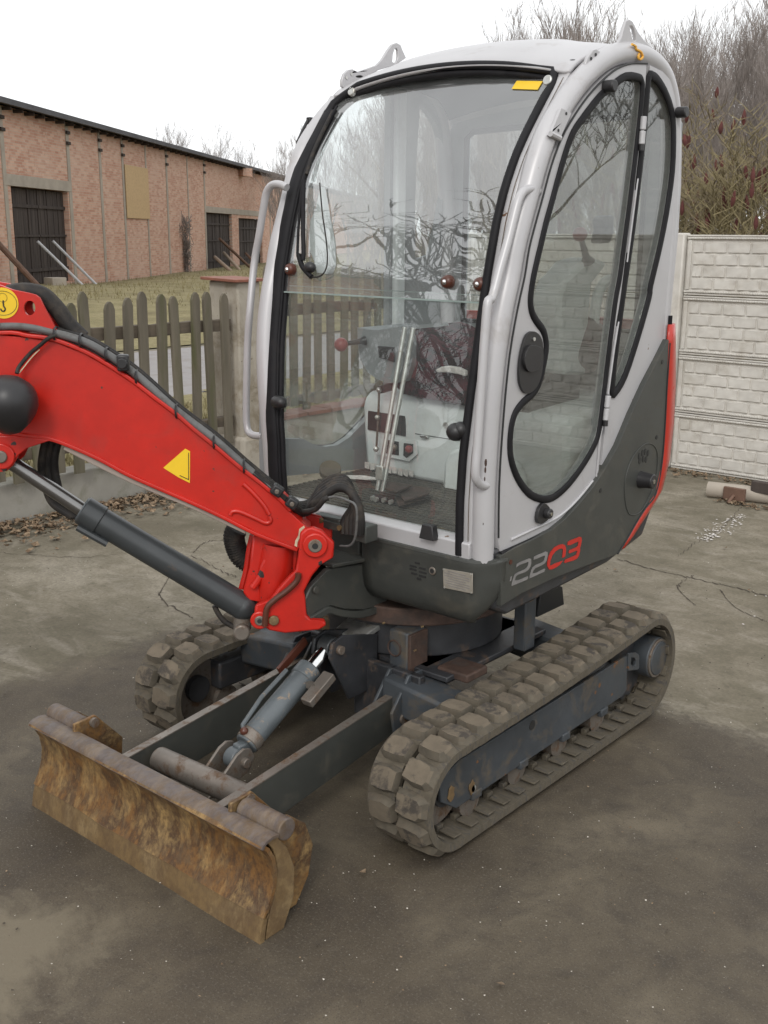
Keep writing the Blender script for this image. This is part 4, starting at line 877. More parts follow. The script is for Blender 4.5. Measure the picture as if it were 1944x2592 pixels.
cl = BP(z5(575, 402), .07); MB().box(cl, (.035, .035, .05), Matrix.Rotation(math.radians(45), 3, 'Z')).build('hose_clamp', 'plastic', boom, bevel=.006)
MB().cyl(cl-BN*.02, cl+BN*.03, .016, 8).build('clamp_nut', 'plastic', boom, bevel=.002)
# cable to the work lamp
cab_w = [BP(z5(262, 275), .075), BP(z5(230, 285), .085), BP(z5(190, 318), .085), BP(z5(140, 360), .085), BP(z5(90, 420), .09), BP(z5(78, 452), .10)]
hose(cab_w, .006, 'hose', 'lamp_cable', boom); hose([BP(z5(185, 340), .08), BP(z5(150, 375), .085), BP(z5(90, 450), .09)], .0018, 'cream', 'bare_wire', boom)
# work lamp: a dark shell seen from behind
Lc_ = BP(z5(38, 585), .15); lam = MB(); n_ = 22; rings = []
ax = -BH*.1+BN*.25; axd = BH*.75-BN*.55+np.array([0, 0, -.12]); axd /= np.linalg.norm(axd); e1 = np.cross(axd, [0, 0, 1.0]); e1 /= np.linalg.norm(e1); e2 = np.cross(e1, axd)
for t_, r_ in ((-.085, .018), (-.076, .046), (-.055, .070), (-.025, .084), (.008, .088), (.036, .086), (.040, .078)):
    rings.append([Lc_+axd*t_+r_*(math.cos(a)*e1*.95*(1-.55*max(0, -math.sin(a))**3)+math.sin(a)*e2*(1.12 if math.sin(a) < 0 else .92)) for a in np.arange(n_)*2*math.pi/n_])
wl = lam.loft(rings).build('work_lamp', 'plastic', boom, smooth=70, label='black round work lamp on the boom side')
MB().loft([[Lc_+axd*.0405+r_*(math.cos(a)*e1*.95+math.sin(a)*e2) for a in np.arange(n_)*2*math.pi/n_] for r_ in (.076, .03, .002)]).build('lens', 'galv', wl)
MB().box(Lc_-BN*.06+np.array([0, 0, -.05]), (.03, .09, .05), Matrix.Rotation(math.radians(45), 3, 'Z')).build('lamp_bracket', 'plastic', wl, bevel=.004)
# dipper arm and bucket outside the frame: the boom does not end in the air
tip = bt(tl+1.08, zt-.50, 0)
arm = part(MB().plate([[tip+BH*a+BN*.05+np.array([0, 0, b]) for a, b in ((-.10, .16), (.06, .18), (.22, -.35), (.20, -.75), (.10, -.75), (-.06, -.1))]], -BN*.10), 'dipper_arm', 'red', bevel=.008)
bk = tip+BH*.12+np.array([0, 0, -.76]); rb = []
for a in np.linspace(-.2, math.pi*1.05, 12): rb.append((-.16*math.cos(a)+.02, -.14*math.sin(a)-.02))
rings = [[bk+BH*a+BN*s_+np.array([0, 0, b]) for a, b in rb] for s_ in (-.16, .16)]
part(MB().loft(rings, closed=False), 'bucket', 'steel').modifiers.new('t', 'SOLIDIFY').thickness = .012
for s_ in (-.16, .16): part(MB().plate([rings[0] if s_ < 0 else rings[1]], BN*.008), 'bucket_side', 'steel')
# kingpost casting
chk = [z5(1400, 1200), z5(1420, 1182), z5(1460, 1172), z5(1500, 1186), z5(1560, 1242), z5(1556, 1312), z5(1500, 1345), z5(1455, 1400), z5(1418, 1470), z5(1424, 1500), z5(1430, 1585), z5(1452, 1604), z5(1515, 1608), z5(1523, 1628), z5(1490, 1650), z5(1330, 1666), z5(1255, 1652), z5(1215, 1620), z5(1185, 1580), z5(1190, 1540), z5(1230, 1524), z5(1262, 1510), z5(1300, 1455), z5(1345, 1405), z5(1380, 1370), z5(1392, 1300)]
kp = part(MB().plate([[BP(p, .098) for p in chk]], -BN*.028), 'swing_casting', 'red_worn', bevel=.006, label='red cast swing post carrying the boom foot')
MB().plate([[BP(p, .098)-BN*.175 for p in chk]], -BN*.024).build('far_cheek', 'red_worn', kp, bevel=.006)
for (c_, r_) in ((z5(1470, 1252), .040), (z5(1212, 1600), .030)):
    q = BP(c_, .098); MB().tube([q, q+BN*.012], r_, 32).build('boss', 'red', kp, bevel=.004); MB().cyl(q, q+BN*.016, r_*.55, 24).build('pivot_pin', 'steel', kp, bevel=.003)
    MB().cyl(q+BN*.0162, q+BN*.0168, r_*.25, 14).build('pin_socket', 'ink', kp)
web = [z5(1180, 1200), z5(1398, 1240), z5(1392, 1300), z5(1380, 1370), z5(1300, 1455), z5(1262, 1520), z5(1160, 1500), z5(1135, 1465), z5(1165, 1350)]
w3 = [BP(p, .0) for p in web]; MB().plate([w3], BN*.022).build('centre_web', 'red_worn', kp, bevel=.006)
q = BP(z5(1290, 1330), .0); col = MB().tube([BP(z5(1300, 1240), -.01), BP(z5(1285, 1380), -.01), BP(z5(1270, 1560), -.01)], [.060, .066, .05], 24); col.build('hinge_barrel', 'red_worn', kp, smooth=60)
wr = [z5(1180, 1205), z5(1165, 1270), z5(1150, 1370), z5(1128, 1455)]; MB().tube(spline([BP(p, -.03) for p in wr], 5), .011, 10).build('far_rib', 'red_worn', kp)
wr = [z5(1270, 1290), z5(1235, 1340), z5(1215, 1400), z5(1180, 1450)]; MB().tube(spline([BP(p, .03) for p in wr], 5), .012, 10).build('rib', 'red_worn', kp)
wr = [z5(1392, 1385), z5(1385, 1420), z5(1340, 1465), z5(1280, 1510), z5(1245, 1550), z5(1235, 1630)]; MB().tube(spline([BP(p, .112) for p in wr], 6), .010, 10).build('grease_pipe', 'brown', kp, smooth=70)
gpn = BP(z5(1278, 1602), .100); MB().cyl(gpn, gpn+BN*.012, .017, 10).build('bolt', 'edge', kp, bevel=.003)
# boom cylinder
c0 = BP(z5(8, 838), 0); c1 = BP(z5(1150, 1560), 0); cA = BP(z5(400, 1098), 0); cB = BP(z5(1135, 1540), 0)
bc = part(MB().tube([cA, cB], .0445, 36), 'boom_cylinder', 'cyl_dark', bevel=.004, label='dark grey hydraulic cylinder under the boom')
d_ = (cB-cA)/np.linalg.norm(cB-cA)
MB().tube([cA-d_*.012, cA+d_*.055], .0485, 36).build('gland', 'cyl_dark', bc, bevel=.004); MB().tube([cA-d_*.016, cA-d_*.010], .043, 36).build('gland_face', 'cyl', bc)
MB().cyl(c0, cA, .0235, 28).build('piston_rod', 'rod', bc)
MB().cyl(c0-BN*.05, c0+BN*.05, .036, 28).build('rod_eye', 'steel', bc)
MB().sph(cB, .046, 20, (1, 1, 1)).build('base_cap', 'cyl_dark', bc, smooth=70)
MB().tube([BP(z5(360, 1170), .03), BP(z5(440, 1215), .03), BP(z5(500, 1248), .03)], .012, 8).build('port_block', 'cyl_dark', bc)
q = BP(z5(1130, 1640), 0); part(MB().tube([q-BN*.04, q+BN*.05], .028, 18), 'base_boss', 'steel', bevel=.006)
hose([BP(z5(1000, 1535), .0), BP(z5(1020, 1575), .0), BP(z5(1050, 1610), .0), BP(z5(1110, 1645), .0)], .009, 'hose'); MB().tube([cB, q], .03, 16).build('base_neck', 'steel', bc)
for k in range(3): hose([BP(z5(215+k*30, 760), -.05), BP(z5(200+k*28, 830), -.05), BP(z5(195+k*30, 900), -.06), BP(z5(215+k*28, 985), -.06), BP(z5(250+k*20, 1060), -.05), BP(z5(340+k*10, 1120), -.04)], .0135, 'hose')
# ribbed hose loop behind the casting
lp = [BP(z5(1105, 1180), -.10), BP(z5(1092, 1210), -.10), BP(z5(1100, 1260), -.10), BP(z5(1125, 1310), -.10), BP(z5(1170, 1340), -.10)]
hose(lp, .033, 'hose'); P_ = spline(lp, 5)
mb = MB()
for i in range(1, len(P_)-1): d2 = P_[i+1]-P_[i-1]; d2 /= np.linalg.norm(d2); mb.tube([P_[i]-d2*.003, P_[i]+d2*.003], .036, 14)
part(mb, 'hose_ribs', 'hose', kind='stuff')
# swing bracket of the house
sb = px_x([Dq(545, 690), Dq(860, 640), Dq(905, 885), Dq(850, 915), Dq(760, 935), Dq(640, 930), Dq(560, 910), Dq(490, 940), Dq(425, 985), Dq(410, 870), Dq(440, 800)], .10)
br = part(MB().plate([sb], (-.02, 0, 0)), 'swing_bracket', 'dark', bevel=.004)
MB().plate([[(x_, p[1], p[2]) for p in sb for x_ in (-.18,)]], (-.02, 0, 0)).build('far_side', 'dark', br, bevel=.004)
tpl = [U(Dq(540, 688), 'x', .145), U(Dq(862, 636), 'x', .145)]; tz = (tpl[0][2]+tpl[1][2])/2
MB().plate([[(.112, -.50, .79), (.112, -.20, .760), (-.2, -.20, .760), (-.2, -.50, .79)]], (0, 0, .014)).build('top_plate', 'dark', br, bevel=.004)
lowf = [Dq(430, 985), Dq(500, 945), Dq(560, 915), Dq(640, 935), Dq(760, 940), Dq(900, 895)]; L3 = [U(p, 'x', .11) for p in lowf]
MB().loft([[p, p+np.array([0, 0, -.026]), p+np.array([-.33, 0, -.026]), p+np.array([-.33, 0, 0])] for p in spline(L3, 4)]).build('bottom_flange', 'dark', br, bevel=.004, smooth=50)
q = U(Dq(468, 812), 'x', .102); MB().cyl(q, q+np.array([.008, 0, 0]), .013, 16).build('bolt', 'dark', br, bevel=.002)
# hose bracket on the sill, hoses arching from the boom into the house
hb_ = [Dq(400, 385), Dq(500, 400), Dq(620, 430), Dq(740, 455), Dq(800, 430)]
part(MB().plate([[U(p, 'y', -.46) for p in (Dq(440, 378), Dq(510, 392), Dq(730, 448), Dq(740, 495), Dq(520, 440), Dq(440, 420))]], (0, .012, 0)), 'hose_bracket', 'dark', bevel=.002)
for p in (Dq(620, 440), Dq(508, 395)): q = U(p, 'y', -.462); part(MB().cyl(q, q+np.array([0, -.008, 0]), .009, 10), 'bracket_bolt', 'edge')
part(MB().box(U(Dq(775, 470), 'y', -.44), (.05, .06, .055)), 'bracket_end', 'dark', bevel=.004)
part(MB().box(U(Dq(560, 384), 'y', -.43), (.12, .04, .02)), 'clamp_bar', 'dark', bevel=.004)
for k in range(5):
    j = k*.022
    a0, a1 = BP(z5(1250, 975), .05-j*1.4), BP(z5(1330+4*k, 1045+3*k), .045-j)
    P5 = [BP(z5(1180, 915), .05-j*1.2), a0, a1, U(Dq(400+8*k, 350-14*k), 'y', -.54+j*.6), U(Dq(470+10*k, 290-24*k), 'y', -.53+j), U(Dq(540+8*k, 235-22*k), 'y', -.51+j), U(Dq(610+6*k, 200-14*k), 'y', -.49+j*.9), U(Dq(680-2*k, 225-10*k), 'y', -.48+j*.7), U(Dq(725-6*k, 300), 'y', -.48+j*.6), U(Dq(742-24*k, 400), 'y', -.48+j*.4), U(Dq(735-22*k, 480), 'y', -.48+j*.3)]
    hose(P5, .0145, 'hose', seg=12)
hose([U(Dq(530, 265), 'y', -.55), U(Dq(590, 255), 'y', -.55), U(Dq(660, 275), 'y', -.54), U(Dq(715, 320), 'y', -.54), U(Dq(712, 480), 'y', -.53), U(Dq(680, 545), 'y', -.52), U(Dq(620, 550), 'y', -.5)], .004, 'hose_grey', 'thin_wire')
hose([U(Dq(395, 345), 'y', -.56), U(Dq(470, 330), 'y', -.56), U(Dq(520, 275), 'y', -.56), U(Dq(545, 262), 'y', -.55)], .009, 'hose')
for q_, s_ in ((Dq(240, 215), .030), (Dq(330, 290), .030)):
    q = BP(q_, .07); part(MB().box(q, (.038, .036, .034), Matrix.Rotation(math.radians(45), 3, 'Z') @ Matrix.Rotation(math.radians(35), 3, 'Y')), 'hose_clip', 'plastic', bevel=.006); part(MB().cyl(q-BN*.01, q+BN*.026, .008, 8), 'clip_bolt', 'steel', bevel=.002)
# ================================================================== CAB
FP = [(.86, -.330), (.95, -.333), (1.05, -.334), (1.193, -.325), (1.384, -.293), (1.54, -.263), (1.734, -.225), (1.895, -.184), (1.992, -.148), (2.084, -.098), (2.158, -.044), (2.224, .012), (2.287, .066), (2.323, .098), (2.36, .128)]
def yf(z): return float(np.interp(z, [p[0] for p in FP], [p[1] for p in FP]))
XRZ = [(.86, -.395), (.974, -.405), (1.13, -.415), (1.25, -.435), (1.48, -.465), (1.7, -.478), (1.94, -.478), (2.06, -.49), (2.25, -.50), (2.5, -.50)]
def xr(z): return float(np.interp(z, [p[0] for p in XRZ], [p[1] for p in XRZ]))
def onprof(p, dy=0.0):
    """photo pixel -> windscreen surface"""
    y = -.2
    for _ in range(60):
        q = U(p, 'y', y); y = .5*y+.5*(yf(q[2])+dy)
    return U(p, 'y', y)
seam_px = [(1261.3, 1406), (1263, 1230), (1274.6, 1048), (1289.5, 899), (1309.4, 783), (1327.6, 700), (1339, 629), (1355.5, 564), (1373.6, 499), (1395, 419.5), (1420.6, 351), (1453, 293), (1489, 242), (1525.5, 202.5), (1561.7, 173.6), (1597.8, 161), (1637.6, 161)]
seam = spline(px_x(seam_px, .6), 3)
tubec = [(-.296, .865), (-.299, .98), (-.300, 1.1), (-.289, 1.33), (-.268, 1.505), (-.238, 1.64), (-.207, 1.735), (-.186, 1.817), (-.156, 1.895), (-.122, 1.975), (-.080, 2.07), (-.030, 2.155), (.04, 2.23), (.12, 2.30), (.21, 2.36), (.305, 2.405), (.405, 2.432), (.515, 2.44), (.62, 2.427), (.70, 2.392), (.755, 2.33), (.782, 2.26), (.795, 2.16), (.803, 2.03), (.806, 1.86), (.800, 1.57), (.795, 1.30)]
cab = part(MB().tube(spline([(.566, y, z) for y, z in tubec], 5), .0355, 20), 'cab_frame', 'silver', smooth=80, label='rounded silver grey tube frame of the cab')
MB().tube(spline([(xr(z)+.036, y, z) for y, z in tubec], 5), .0355, 18).build('right_tube', 'silver', cab, smooth=80)
# seam line between tube and front strip
MB().tube([(.533, yf(z)+.001, z) for z in np.linspace(.88, 2.33, 50)], .0016, 5).build('rusty_seam', 'steel', cab)
# front strips beside the windscreen
def surf(mb, x0f, x1f, z0, z1, dy=0, n=40, th=.02):
    rings = []
    for z in np.linspace(z0, z1, n):
        y = yf(z)+dy; rings.append([(x0f(z), y, z), (x1f(z), y, z), (x1f(z), y+th, z), (x0f(z), y+th, z)])
    return mb.loft(rings)
surf(MB(), lambda z: .500, lambda z: .545, .872, 2.35, .002).build('front_strip', 'silver', cab, bevel=.004, smooth=60)
surf(MB(), lambda z: xr(z)+.020, lambda z: xr(z)+.050, .872, 2.35, .004).build('front_strip', 'silver', cab, bevel=.003, smooth=60)
# sill under the windscreen
MB().loft([[(x, yf(.9)-.008-.02*(0), .868), (x, yf(.9)-.010, .922), (x, yf(.9)+.022, .935), (x, yf(.9)+.05, .93), (x, yf(.9)+.05, .868)] for x in np.linspace(-.40, .545, 8)]).build('sill', 'silver', cab, bevel=.004)
# windscreen gasket: thick black rubber
def gl_left(z):   # left edge of the opening (outer edge of the black rubber), machine right side
    return xr(z)+.050
GT = .13
topx = np.linspace(.47, -.41, 26)
def ztop(x): return 2.417-.235*(x-.02)**2
gas = []
for z in np.linspace(.878, 2.27, 34): gas.append((.503, yf(z)-.004, z))
gas += [(.502, .086, 2.305), (.497, .108, 2.338), (.483, .122, 2.356)]
for x in topx[1:-2]: gas.append((x, .122, ztop(x)-.012))
gas += [(-.405, .115, 2.345), (-.43, .09, 2.318), (xr(2.28)+.068, .058, 2.28)]
MB().tube(gas, .0145, 10, flat=(1, .8)).build('windscreen_gasket', 'black', cab, smooth=70)
lg_ = [(gl_left(z)+.022, yf(z)-.002, z) for z in np.linspace(.91, 2.29, 34)]
MB().tube(lg_, .0245, 10, flat=(1, .45), up0=(1, 0, 0)).build('windscreen_gasket', 'black', cab, smooth=70)
MB().tube([(p[0]+.026, p[1]+.006, p[2]) for p in lg_], .006, 6).build('gasket_lip', 'black', cab, smooth=70)
# inner black frame of the sliding front window
MB().tube([(gl_left(z)+.050, yf(z)+.02, z) for z in np.linspace(.93, 2.26, 30)], .012, 8).build('window_frame', 'black', cab, smooth=70)
MB().tube([(x, .128, ztop(x)-.036) for x in np.linspace(.46, -.40, 24)], .012, 8).build('window_frame', 'black', cab, smooth=70)
# glass panes following the curve
def pane(name, mat, z0, z1, dy, x1=.497, n=28, nx=10):
    mb = MB(); g = []
    zs = np.linspace(z0, z1, n)
    for z in zs:
        xa = gl_left(z)+.03
        for i in range(nx+1):
            x = xa+(x1-xa)*i/nx; zt_ = z if z < 2.2 else min(z, ztop(x)-.02); g.append((x, yf(zt_)+dy, zt_))
    mb.add(g, [(j*(nx+1)+i, j*(nx+1)+i+1, (j+1)*(nx+1)+i+1, (j+1)*(nx+1)+i) for j in range(n-1) for i in range(nx)])
    return part(mb, name, mat, smooth=80)
up_pane = pane('upper_windscreen', 'glass', 1.652, 2.40, .012)
lo_pane = pane('lower_windscreen', 'glass_low', .932, 1.672, .024)
x0g = gl_left(1.655)+.04
MB().box(((x0g+.50)/2, yf(1.655)+.008, 1.655), (.50-x0g, .006, .005)).build('pane_edge', 'glass_edge', up_pane)
MB().box(((x0g+.50)/2, yf(1.672)+.026, 1.676), (.50-x0g, .005, .003)).build('pane_edge', 'glass_edge', lo_pane)
for q_ in (Bq(1362, 1752), Bq(1590, 1768), Bq(262, 1665)):
    q = onprof(q_, -.002); b = MB().tube([q+np.array([0, .010, 0]), q+np.array([0, 0, 0]), q+np.array([0, -.010, 0]), q+np.array([0, -.016, 0])], [.0215, .0215, .019, .010], 24).build('glass_button', 'brown', up_pane, smooth=60)
    MB().sph(q+np.array([0, -.015, 0]), .0085, 12).build('button_nut', 'chrome', b)
for q_ in (Aq(518, 570), Bq(695, 425)): q = onprof(q_, -.008); MB().tube([q+np.array([0, .008, 0]), q+np.array([0, -.008, .004])], .016, 20).build('top_button', 'galv', up_pane, bevel=.003)
st = [onprof(p, .009) for p in (Aq(300, 565), Aq(482, 568), Aq(446, 628), Aq(264, 622))]
MB().plate([st], (0, -.0015, 0)).build('yellow_sticker', 'yellow', up_pane, smooth=None)
for k in range(3): MB().tube([st[0]*(.72-.0*k)+st[1]*.28+np.array([.0, -.003, -.006*k-.004]), st[0]*.35+st[1]*.65+np.array([0, -.003, -.006*k-.004])], .0009, 4).build('sticker_print', 'ink', up_pane)
# rubber stops on the sill and lower glass
q = U(Dq(1150, 465), 'y', yf(.92)-.02); MB().loft([[q+np.array([a*.030, -.012, -.026]), q+np.array([a*.022, -.016, .026])] for a in (-1, 1)]+[], closed=False)
MB().loft([[q+np.array(v) for v in ((-.030, -.014, -.024), (.030, -.014, -.024), (.030, .016, -.024), (-.030, .016, -.024))], [q+np.array(v) for v in ((-.021, -.010, .024), (.021, -.010, .024), (.021, .016, .024), (-.021, .016, .024))]]).build('sill_stop', 'plastic', cab, bevel=.003)
q = onprof((722, 1016), .0)
MB().tube([q+np.array(v) for v in ((-.03, -.012, 0), (-.012, -.03, 0), (.012, -.03, 0), (.026, -.02, 0))], [.016, .024, .022, .016], 14).build('handle_knob', 'plastic', lo_pane, smooth=80)
q = onprof(Eq(1272, 1195), -.01); MB().sph(q, .030, 18, (1, 1.0, .95)).build('round_handle', 'plastic', lo_pane, smooth=80)
MB().sph(q+np.array([.016, .006, .008]), .026, 16).build('handle_back', 'plastic', lo_pane, smooth=80)
# wiper arms and motor on the upper windscreen
def wp(pts, r, name, mat='black', dy=-.012, k=5): return MB().tube(spline([onprof(p, dy) for p in pts], k), r, 6).build(name, mat, up_pane, smooth=70)
wp([Bq(590, 520), Bq(500, 680), Bq(430, 830), Bq(385, 930), Bq(345, 1080), Bq(330, 1250), Bq(318, 1400), Bq(312, 1560)], .005, 'wiper_blade')
wp([Bq(560, 560), Bq(470, 740), Bq(410, 880), Bq(375, 1000)], .007, 'wiper_blade', 'hose')
wp([Bq(356, 1040), Bq(352, 1200), Bq(352, 1400), Bq(355, 1540), Bq(350, 1600)], .009, 'wiper_arm')
wp([Bq(320, 1560), Bq(345, 1640), Bq(385, 1690), Bq(412, 1718)], .009, 'wiper_arm')
wp([Bq(412, 1720), Bq(470, 1712), Bq(508, 1670), Bq(522, 1590), Bq(512, 1450), Bq(490, 1300), Bq(478, 1180), Bq(468, 1060)], .0028, 'washer_tube', 'hose')
q = onprof(Bq(400, 1650), -.012); MB().sph(q, .024, 14, (1, .8, .8)).build('wiper_pivot', 'plastic', up_pane, smooth=70)
cov = [Bq(470, 1080), Bq(500, 1260), Bq(545, 1480), Bq(548, 1640), Bq(520, 1700), Bq(440, 1690), Bq(420, 1600), Bq(385, 1520), Bq(395, 1330), Bq(430, 1250)]
MB().plate([[onprof(p, .035) for p in cov]], (0, .03, 0)).build('motor_cover', 'inner', up_pane, bevel=.006)
# roof
mb = MB(); ys = [.108, .13, .17, .22, .32, .42, .50, .60, .70, .78, .82, .838]; zs_ = [2.40, 2.425, 2.445, 2.466, 2.497, 2.512, 2.514, 2.506, 2.486, 2.44, 2.39, 2.33]; nx = 24; g = []
for y, z in zip(ys, zs_):
    for i in range(nx+1):
        x = -.455+(1.005)*i/nx; d = x-.05; e = -.235*d*d*(1 if y < .3 else .85); rib = .006 if (abs(d) < .30 and .2 < y < .75) else 0
        g.append((x, y, z+e+rib))
mb.add(g, [(j*(nx+1)+i, j*(nx+1)+i+1, (j+1)*(nx+1)+i+1, (j+1)*(nx+1)+i) for j in range(len(ys)-1) for i in range(nx)])
rfo = part(mb, 'roof', 'silver', smooth=70); sm_ = rfo.modifiers.new('s', 'SUBSURF'); sm_.levels = sm_.render_levels = 2
so_ = rfo.modifiers.new('t', 'SOLIDIFY'); so_.thickness = .012; so_.offset = -1
for q_, y_ in ((Aq(688, 436), .17), (Bq(745, 322), .12)): q = U(q_, 'y', y_); MB().sph(q+np.array([0, 0, .004]), .012, 14, (1.2, 1, .4)).build('roof_plug', 'plastic', rfo)
mb = MB()
g = []
for y in np.linspace(.14, .80, 8):
    for i in range(9): x = -.44+.98*i/8; g.append((x, y, float(np.interp(y, ys, zs_))-.235*(x-.05)**2-.045))
mb.add(g, [(j*9+i, j*9+i+1, (j+1)*9+i+1, (j+1)*9+i) for j in range(7) for i in range(8)]); part(mb, 'headliner', 'liner', smooth=70)
part(MB().plate([[(x, .155, ztop(x)-.03) for x in np.linspace(-.42, .50, 14)]+[(.50, .155, 2.24), (-.42, .155, 2.24)]], (0, .02, 0)), 'front_header', 'liner') if False else None
# rear visor / headliner drop over the rear window
# lifting lugs welded on the roof arches
lugL = [Aq(780, 483), Aq(783, 440), Aq(800, 395), Aq(832, 350), Aq(858, 342), Aq(885, 362), Aq(960, 330), Aq(1010, 300), Aq(1032, 262), Aq(1050, 190), Aq(1065, 145), Aq(1088, 134), Aq(1112, 150), Aq(1150, 225), Aq(1195, 285), Aq(1255, 335), Aq(1300, 385), Aq(1330, 430), Aq(1270, 400), Aq(1190, 360), Aq(1100, 350), Aq(1000, 375), Aq(900, 425), Aq(830, 470), Aq(790, 495)]
slot = [Aq(1090, 180), Aq(1106, 182), Aq(1120, 205), Aq(1130, 250), Aq(1134, 285), Aq(1122, 292), Aq(1108, 268), Aq(1096, 225)]
MB().plate([px_x(lugL, .578), px_x(slot, .578)], (-.012, 0, 0)).build('lifting_lug', 'silver', cab, bevel=.0025)
for q_ in (Aq(820, 412), Aq(852, 384)): q = U(q_, 'x', .579); MB().cyl(q, q+np.array([.001, 0, 0]), .006, 10).build('lug_hole', 'ink', cab)
lugR = [Bq(625, 385), Bq(624, 340), Bq(640, 292), Bq(670, 266), Bq(700, 262), Bq(735, 280), Bq(800, 258), Bq(865, 235), Bq(905, 195), Bq(945, 130), Bq(975, 90), Bq(1008, 77), Bq(1035, 92), Bq(1052, 135), Bq(1075, 185), Bq(1000, 235), Bq(880, 270), Bq(760, 335), Bq(650, 400)]
slR = [Bq(978, 212), Bq(982, 160), Bq(993, 125), Bq(1006, 114), Bq(1016, 130), Bq(1018, 170), Bq(1012, 205), Bq(998, 222)]
MB().plate([px_x(lugR, -.43), px_x(slR, -.43)], (-.012, 0, 0)).build('lifting_lug', 'silver', cab, bevel=.0025)
for q_ in (Bq(656, 322), Bq(692, 298)): q = U(q_, 'x', -.429); MB().cyl(q, q+np.array([.002, 0, 0]), .006, 10).build('lug_hole', 'galv', cab)
MB().tube(spline([U(p, 'x', .6035) for p in (Aq(1105, 310), Aq(1130, 325), Aq(1135, 345), Aq(1165, 362), Aq(1180, 395), Aq(1165, 415), Aq(1150, 405), Aq(1155, 375))], 5), .0042, 6).build('crayon_mark', 'orange', cab)
# mirror bracket plate on the near post, mirror stay on the far post
pl_ = [Aq(612, 757), Aq(684, 790), Aq(598, 978), Aq(528, 945), Aq(545, 928), Aq(560, 880)]
MB().plate([px_x(pl_, .603)], (-.01, 0, 0)).build('mirror_plate', 'silver', cab, bevel=.002)
for q_ in (Aq(645, 795), Aq(590, 913)): q = U(q_, 'x', .6035); MB().cyl(q, q+np.array([.001, 0, 0]), .005, 8).build('plate_hole', 'ink', cab)
MB().tube([U(p, 'x', .607) for p in (Aq(535, 935), Aq(600, 968))], .009, 8).build('plate_lip', 'silver', cab)
sty = [U(p, 'x', -.50) for p in (Bq(402, 625), Bq(384, 622), Bq(350, 690), Bq(316, 765), Bq(330, 785))]; MB().tube(sty, .006, 8).build('mirror_stay', 'plastic', cab)
for q in (sty[0], sty[-1]): MB().box(q, (.02, .025, .025)).build('stay_block', 'plastic', cab, bevel=.003)
# grab handles
hl_ = [Aq(445, 1338), Aq(400, 1322), Aq(345, 1340), Aq(310, 1400), Aq(280, 1510), Aq(238, 1680), Aq(182, 1880), Aq(128, 2080), Cq(105, 200), Cq(82, 450), Cq(64, 700), Cq(44, 1000), Cq(24, 1300), Cq(10, 1480), Cq(22, 1560), Cq(75, 1598), Cq(140, 1570)]
hp = [U(p, 'x', .585) for p in hl_]
part(MB().tube(spline(hp, 5), .0135, 14), 'grab_handle', 'silver', smooth=80, label='silver grab handle beside the cab door')
hr_ = [Bq(238, 1092), Bq(190, 1070), Bq(135, 1075), Bq(95, 1130), Bq(72, 1250), Bq(45, 1420), Bq(10, 1620)]
hr = [U(p, 'y', yf(2.0)+.0+0*0 if i < 0 else -.20) for i, p in enumerate(hr_)]+[U((500+a/3.6875, 700+b/3.6875), 'y', -.24-.03*i/6) for i, (a, b) in enumerate(((490, 300), (468, 600), (460, 900), (455, 1200), (462, 1400), (505, 1475), (610, 1490)))]
part(MB().tube(spline(hr, 5), .0135, 14), 'grab_handle', 'silver', smooth=80, label='silver grab handle on the far side of the windscreen')
# rust chips on the post
for q_, s_ in ((Cq(105, 1430), 1.0), (Cq(122, 1480), .8), (Cq(150, 1540), .6), (Cq(165, 1810), .35), (Cq(140, 1880), .4)):
    q = U(q_, 'x', .6); qq = np.array([.566, q[1], q[2]]); 
    d = (CAM-qq); d[2] = 0; d /= np.linalg.norm(d); c_ = np.array([.566, float(np.interp(q[2], [b for a, b in tubec[:17]], [a for a, b in tubec[:17]])), q[2]])
    MB().sph(c_+d*.0345, .009*s_, 8, (.5, .5, 1.6)).build('rust_chip', 'rust', cab)

# ---- door (left side, x = .60)
seal_d = [(1616, 197), (1583, 193.5), (1547, 218), (1514.6, 247), (1475, 298), (1449.5, 336), (1431.5, 383), (1413.4, 445), (1395, 513.6), (1381, 564), (1366.4, 626), (1352, 687), (1343, 740), (1342, 772), (1347.5, 796), (1359, 816), (1372.4, 834), (1380, 858), (1381, 888), (1373, 932), (1362.4, 972), (1346, 998), (1322.7, 1018), (1303, 1045), (1293, 1081), (1289.5, 1131), (1294.5, 1171), (1309.4, 1210.5), (1332.6, 1243.7), (1356, 1259), (1382, 1263.6), (1407, 1254), (1438.7, 1225), (1472, 1181), (1498, 1137.6), (1512, 1104), (1519, 1065), (1528, 991.7), (1539, 899), (1556, 766), (1568, 700), (1581.6, 597), (1594, 506), (1607, 398), (1619.5, 289), (1625, 225), (1623, 206)]
bnd = [(1697, 799), (1690.6, 859), (1664, 912), (1631, 975), (1597.8, 1048), (1564.7, 1127.7), (1531.5, 1187), (1498.4, 1237), (1465, 1277), (1432, 1313), (1399, 1340), (1349, 1366), (1305, 1386), (1266, 1403)]
divider = [(1637, 166), (1634, 217), (1627, 300), (1616, 398), (1604, 500), (1590, 600), (1571, 755), (1549, 885), (1535, 998), (1524, 1098), (1516, 1190), (1508, 1222)]
door_out = [p for p in seam[1:]]
door_poly = list(door_out)+px_x(divider, .6)+px_x(bnd[8:], .6)
sd_loop = spline(px_x(seal_d, .6), 3, closed=True)
door = part(MB().plate([door_poly, sd_loop], (-.035, 0, 0)), 'door', 'silver', bevel=.0045, label='silver grey cab door with kidney shaped glass')
MB().tube([p+np.array([.002, 0, 0]) for p in sd_loop], .0115, 10, closed=True, flat=(.55, 1.15), up0=(1, 0, 0)).build('door_seal', 'black', door, smooth=70)
cen = np.mean(np.array(sd_loop), axis=0)
